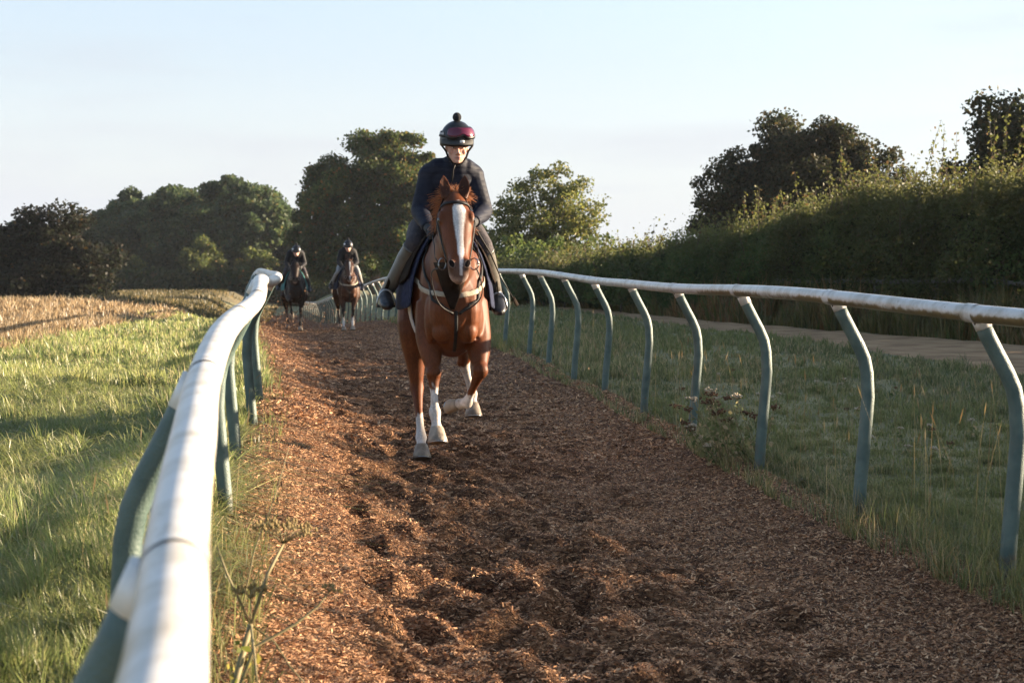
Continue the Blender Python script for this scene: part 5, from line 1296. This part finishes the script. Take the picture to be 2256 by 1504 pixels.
H0, F0 = (-.47, 11.6, 0.0), (.12, -.993)
legsA = [
    fore((.50, -.130, 1.10), (.54, -.158, .88), (.68, -.137, .632), (.745, -.133, .379), (.80, -.124, .262), (.33, .02, -1), sock=.38),
    fore((.52, .13, 1.10), (.60, .165, .87), (.80, .166, .655), (.63, .092, .43), (.565, .040, .415), (-.80, -.55, .12), (-.1, -.2, -1), sock=.72, hs=.74),
    hind((-.60, -.155, 1.18), (-.42, -.205, .92), (-.42, -.180, .455), (-.16, -.165, .115), (-.105, -.167, .055), (.4, 0, -1), sock=.55),
    hind((-.60, .155, 1.18), (-.50, .215, .90), (-.88, .205, .62), (-.99, .285, .37), (-.955, .285, .285), (.25, 0, -1), sock=.05),
]
horse('horse', 'chestnut horse with a white blaze and white socks cantering towards the camera', H0, F0, legsA, (.108, .0325, .0105), dict(blaze=1.0), seed=3, voxel=.0085)
rider('person', 'rider in a navy quilted jacket and black helmet with magenta goggles', H0, F0)
# the whip held in the rider's left hand
wz = empty('riding_whip', (H0[0], H0[1], 1.0), math.atan2(F0[1], F0[0])); tag(wz, "thin dark riding whip pointing down behind the front rider's left boot", 'whip')
wb = MB(); wb.tube([(.56, .125, .70), (.49, .142, .635), (.30, .29, .43), (.15, .375, .27), (.05, .49, .10)], [.009, .008, .006, .005, .004], 8); wb.build('shaft', M['black_leather'], wz)
wb = MB(); wb.tube([(.065, .475, .125), (.05, .49, .10), (.035, .51, .07)], [.016, .018, .015], 8, flat=.3); wb.build('flap', M['brown_leather'], wz)

# the pair following behind
FB = Vector((.16, -.987, 0)).normalized()
def gz(x, y): return float(bed(np.array(x), np.array(y)))
HB = (-5.52, 41.5, gz(-5.52, 41.5)); HC = (-4.13, 41.0, gz(-4.13, 41.0))
dk = (.012, .009, .008)
legsB = [
    fore((.50, -.165, 1.10), (.60, -.165, .90), (.85, -.14, .80), (.72, -.10, .53), (.64, -.09, .47), (-.75, 0, -.5), (-.3, 0, -1)),
    fore((.50, .165, 1.10), (.50, .165, .88), (.56, .13, .58), (.60, .12, .24), (.65, .12, .13), (.35, 0, -1)),
    hind((-.60, -.19, 1.18), (-.45, -.24, .90), (-.72, -.19, .55), (-.45, -.16, .24), (-.38, -.16, .14), (.4, 0, -1)),
    hind((-.60, .19, 1.18), (-.55, .24, .90), (-.95, .2, .66), (-1.12, .2, .42), (-1.15, .2, .33), (-.3, 0, -1))]
horse('horse', 'very dark bay horse galloping behind at the left, next to the left rail', HB, (FB.x, FB.y), legsB, (.02, .0105, .007), dict(points=dk, muzzle=(.03, .022, .018), blaze=0), 8, .02, 'teal_cloth', 'teal_cloth', 'black_leather', False, mane_col=(.02, .014, .01))
rider('person', 'rider in black on the very dark horse at the left, sitting lower', HB, (FB.x, FB.y), 'black_jacket', 'breeches', ((.03, .028, .027), (.014, .013, .013)), dict(head=(.36, .03, 2.02)), .012, False, .03)
legsC = [
    fore((.50, -.165, 1.10), (.52, -.165, .88), (.60, -.14, .56), (.66, -.135, .22), (.72, -.135, .11), (.35, 0, -1), sock=.6),
    fore((.50, .165, 1.10), (.54, .165, .88), (.66, .10, .57), (.66, .09, .24), (.70, .09, .13), (.3, 0, -1), sock=.6),
    hind((-.60, -.19, 1.18), (-.5, -.24, .90), (-.8, -.19, .55), (-.62, -.16, .24), (-.56, -.16, .14), (.4, 0, -1)),
    hind((-.60, .19, 1.18), (-.55, .24, .90), (-.9, .2, .62), (-1.05, .2, .38), (-1.08, .2, .29), (-.3, 0, -1))]
horse('horse', 'bay horse with a pale chest strap following behind, nearer the right rail', HC, (FB.x, FB.y), legsC, (.058, .022, .0105), dict(points=dk, muzzle=(.04, .03, .025), blaze=.45), 9, .02, 'navy_cloth', 'navy_cloth', 'buff_strap', False, mane_col=(.03, .018, .012))
rider('person', 'rider in black with grey breeches on the bay horse behind', HC, (FB.x, FB.y), 'black_jacket', 'grey_breeches', ((.24, .235, .22), (.014, .013, .013)), dict(head=(.27, .0, 2.10)), .012, False, .0)

# chips and clods thrown up by the hooves
g = np.random.default_rng(71); n = 5200
x = np.concatenate([-5.85 + g.normal(0, .5, 3900), -4.2 + g.normal(0, .5, 1300)]); y = 41.8 + g.normal(0, .9, n)
z = np.array([gz(a_, b_) for a_, b_ in zip(x, y)]) + np.abs(np.concatenate([g.exponential(.30, 3900), g.exponential(.22, 1300)]))
n2 = 190; x2 = np.concatenate([-4.9 + g.normal(0, 1.4, 120), -.4 + g.normal(0, .9, 70)]); y2 = np.concatenate([40 + g.normal(0, 2.5, 120), 13 + g.normal(0, .8, 70)]); z2 = np.concatenate([.1 + np.abs(g.normal(0, 1.3, 120)), .0 + np.abs(g.normal(0, .5, 70))])
P = np.concatenate([np.stack([x, y, z], 1), np.stack([x2, y2, z2], 1)])
V, F, C = leaf_cloud(P, np.concatenate([np.full(n, .024), np.full(120, .034), np.full(70, .013)])[:, None][:, 0], g, mixcol(g, len(P), [((.26, .13, .065), 3), ((.18, .09, .045), 2), ((.36, .2, .1), 1)]))
tag(link('flying_chips', np_mesh('flying_chips', V, F, C), M['chip']), 'brown wood chips flying in the air round the galloping hooves', 'wood chips', kind='stuff')
# ------------------------------------------------------------------ morning haze: one closed box of thin even air round the whole scene
hz = MB().box((0, 305, 30), 850, 655, 76).build('haze', None, None, smooth=False)
hm = bpy.data.materials.new('haze_air'); hm.use_nodes = True; hn = hm.node_tree; hn.nodes.remove(hn.nodes['Principled BSDF'])
pv = hn.nodes.new('ShaderNodeVolumePrincipled'); pv.inputs['Color'].default_value = (.80, .88, 1.0, 1); pv.inputs['Density'].default_value = .00013; pv.inputs['Anisotropy'].default_value = .1
hn.links.new(pv.outputs[0], hn.nodes['Material Output'].inputs['Volume']); hz.data.materials.append(hm)
tag(hz, kind='stuff')
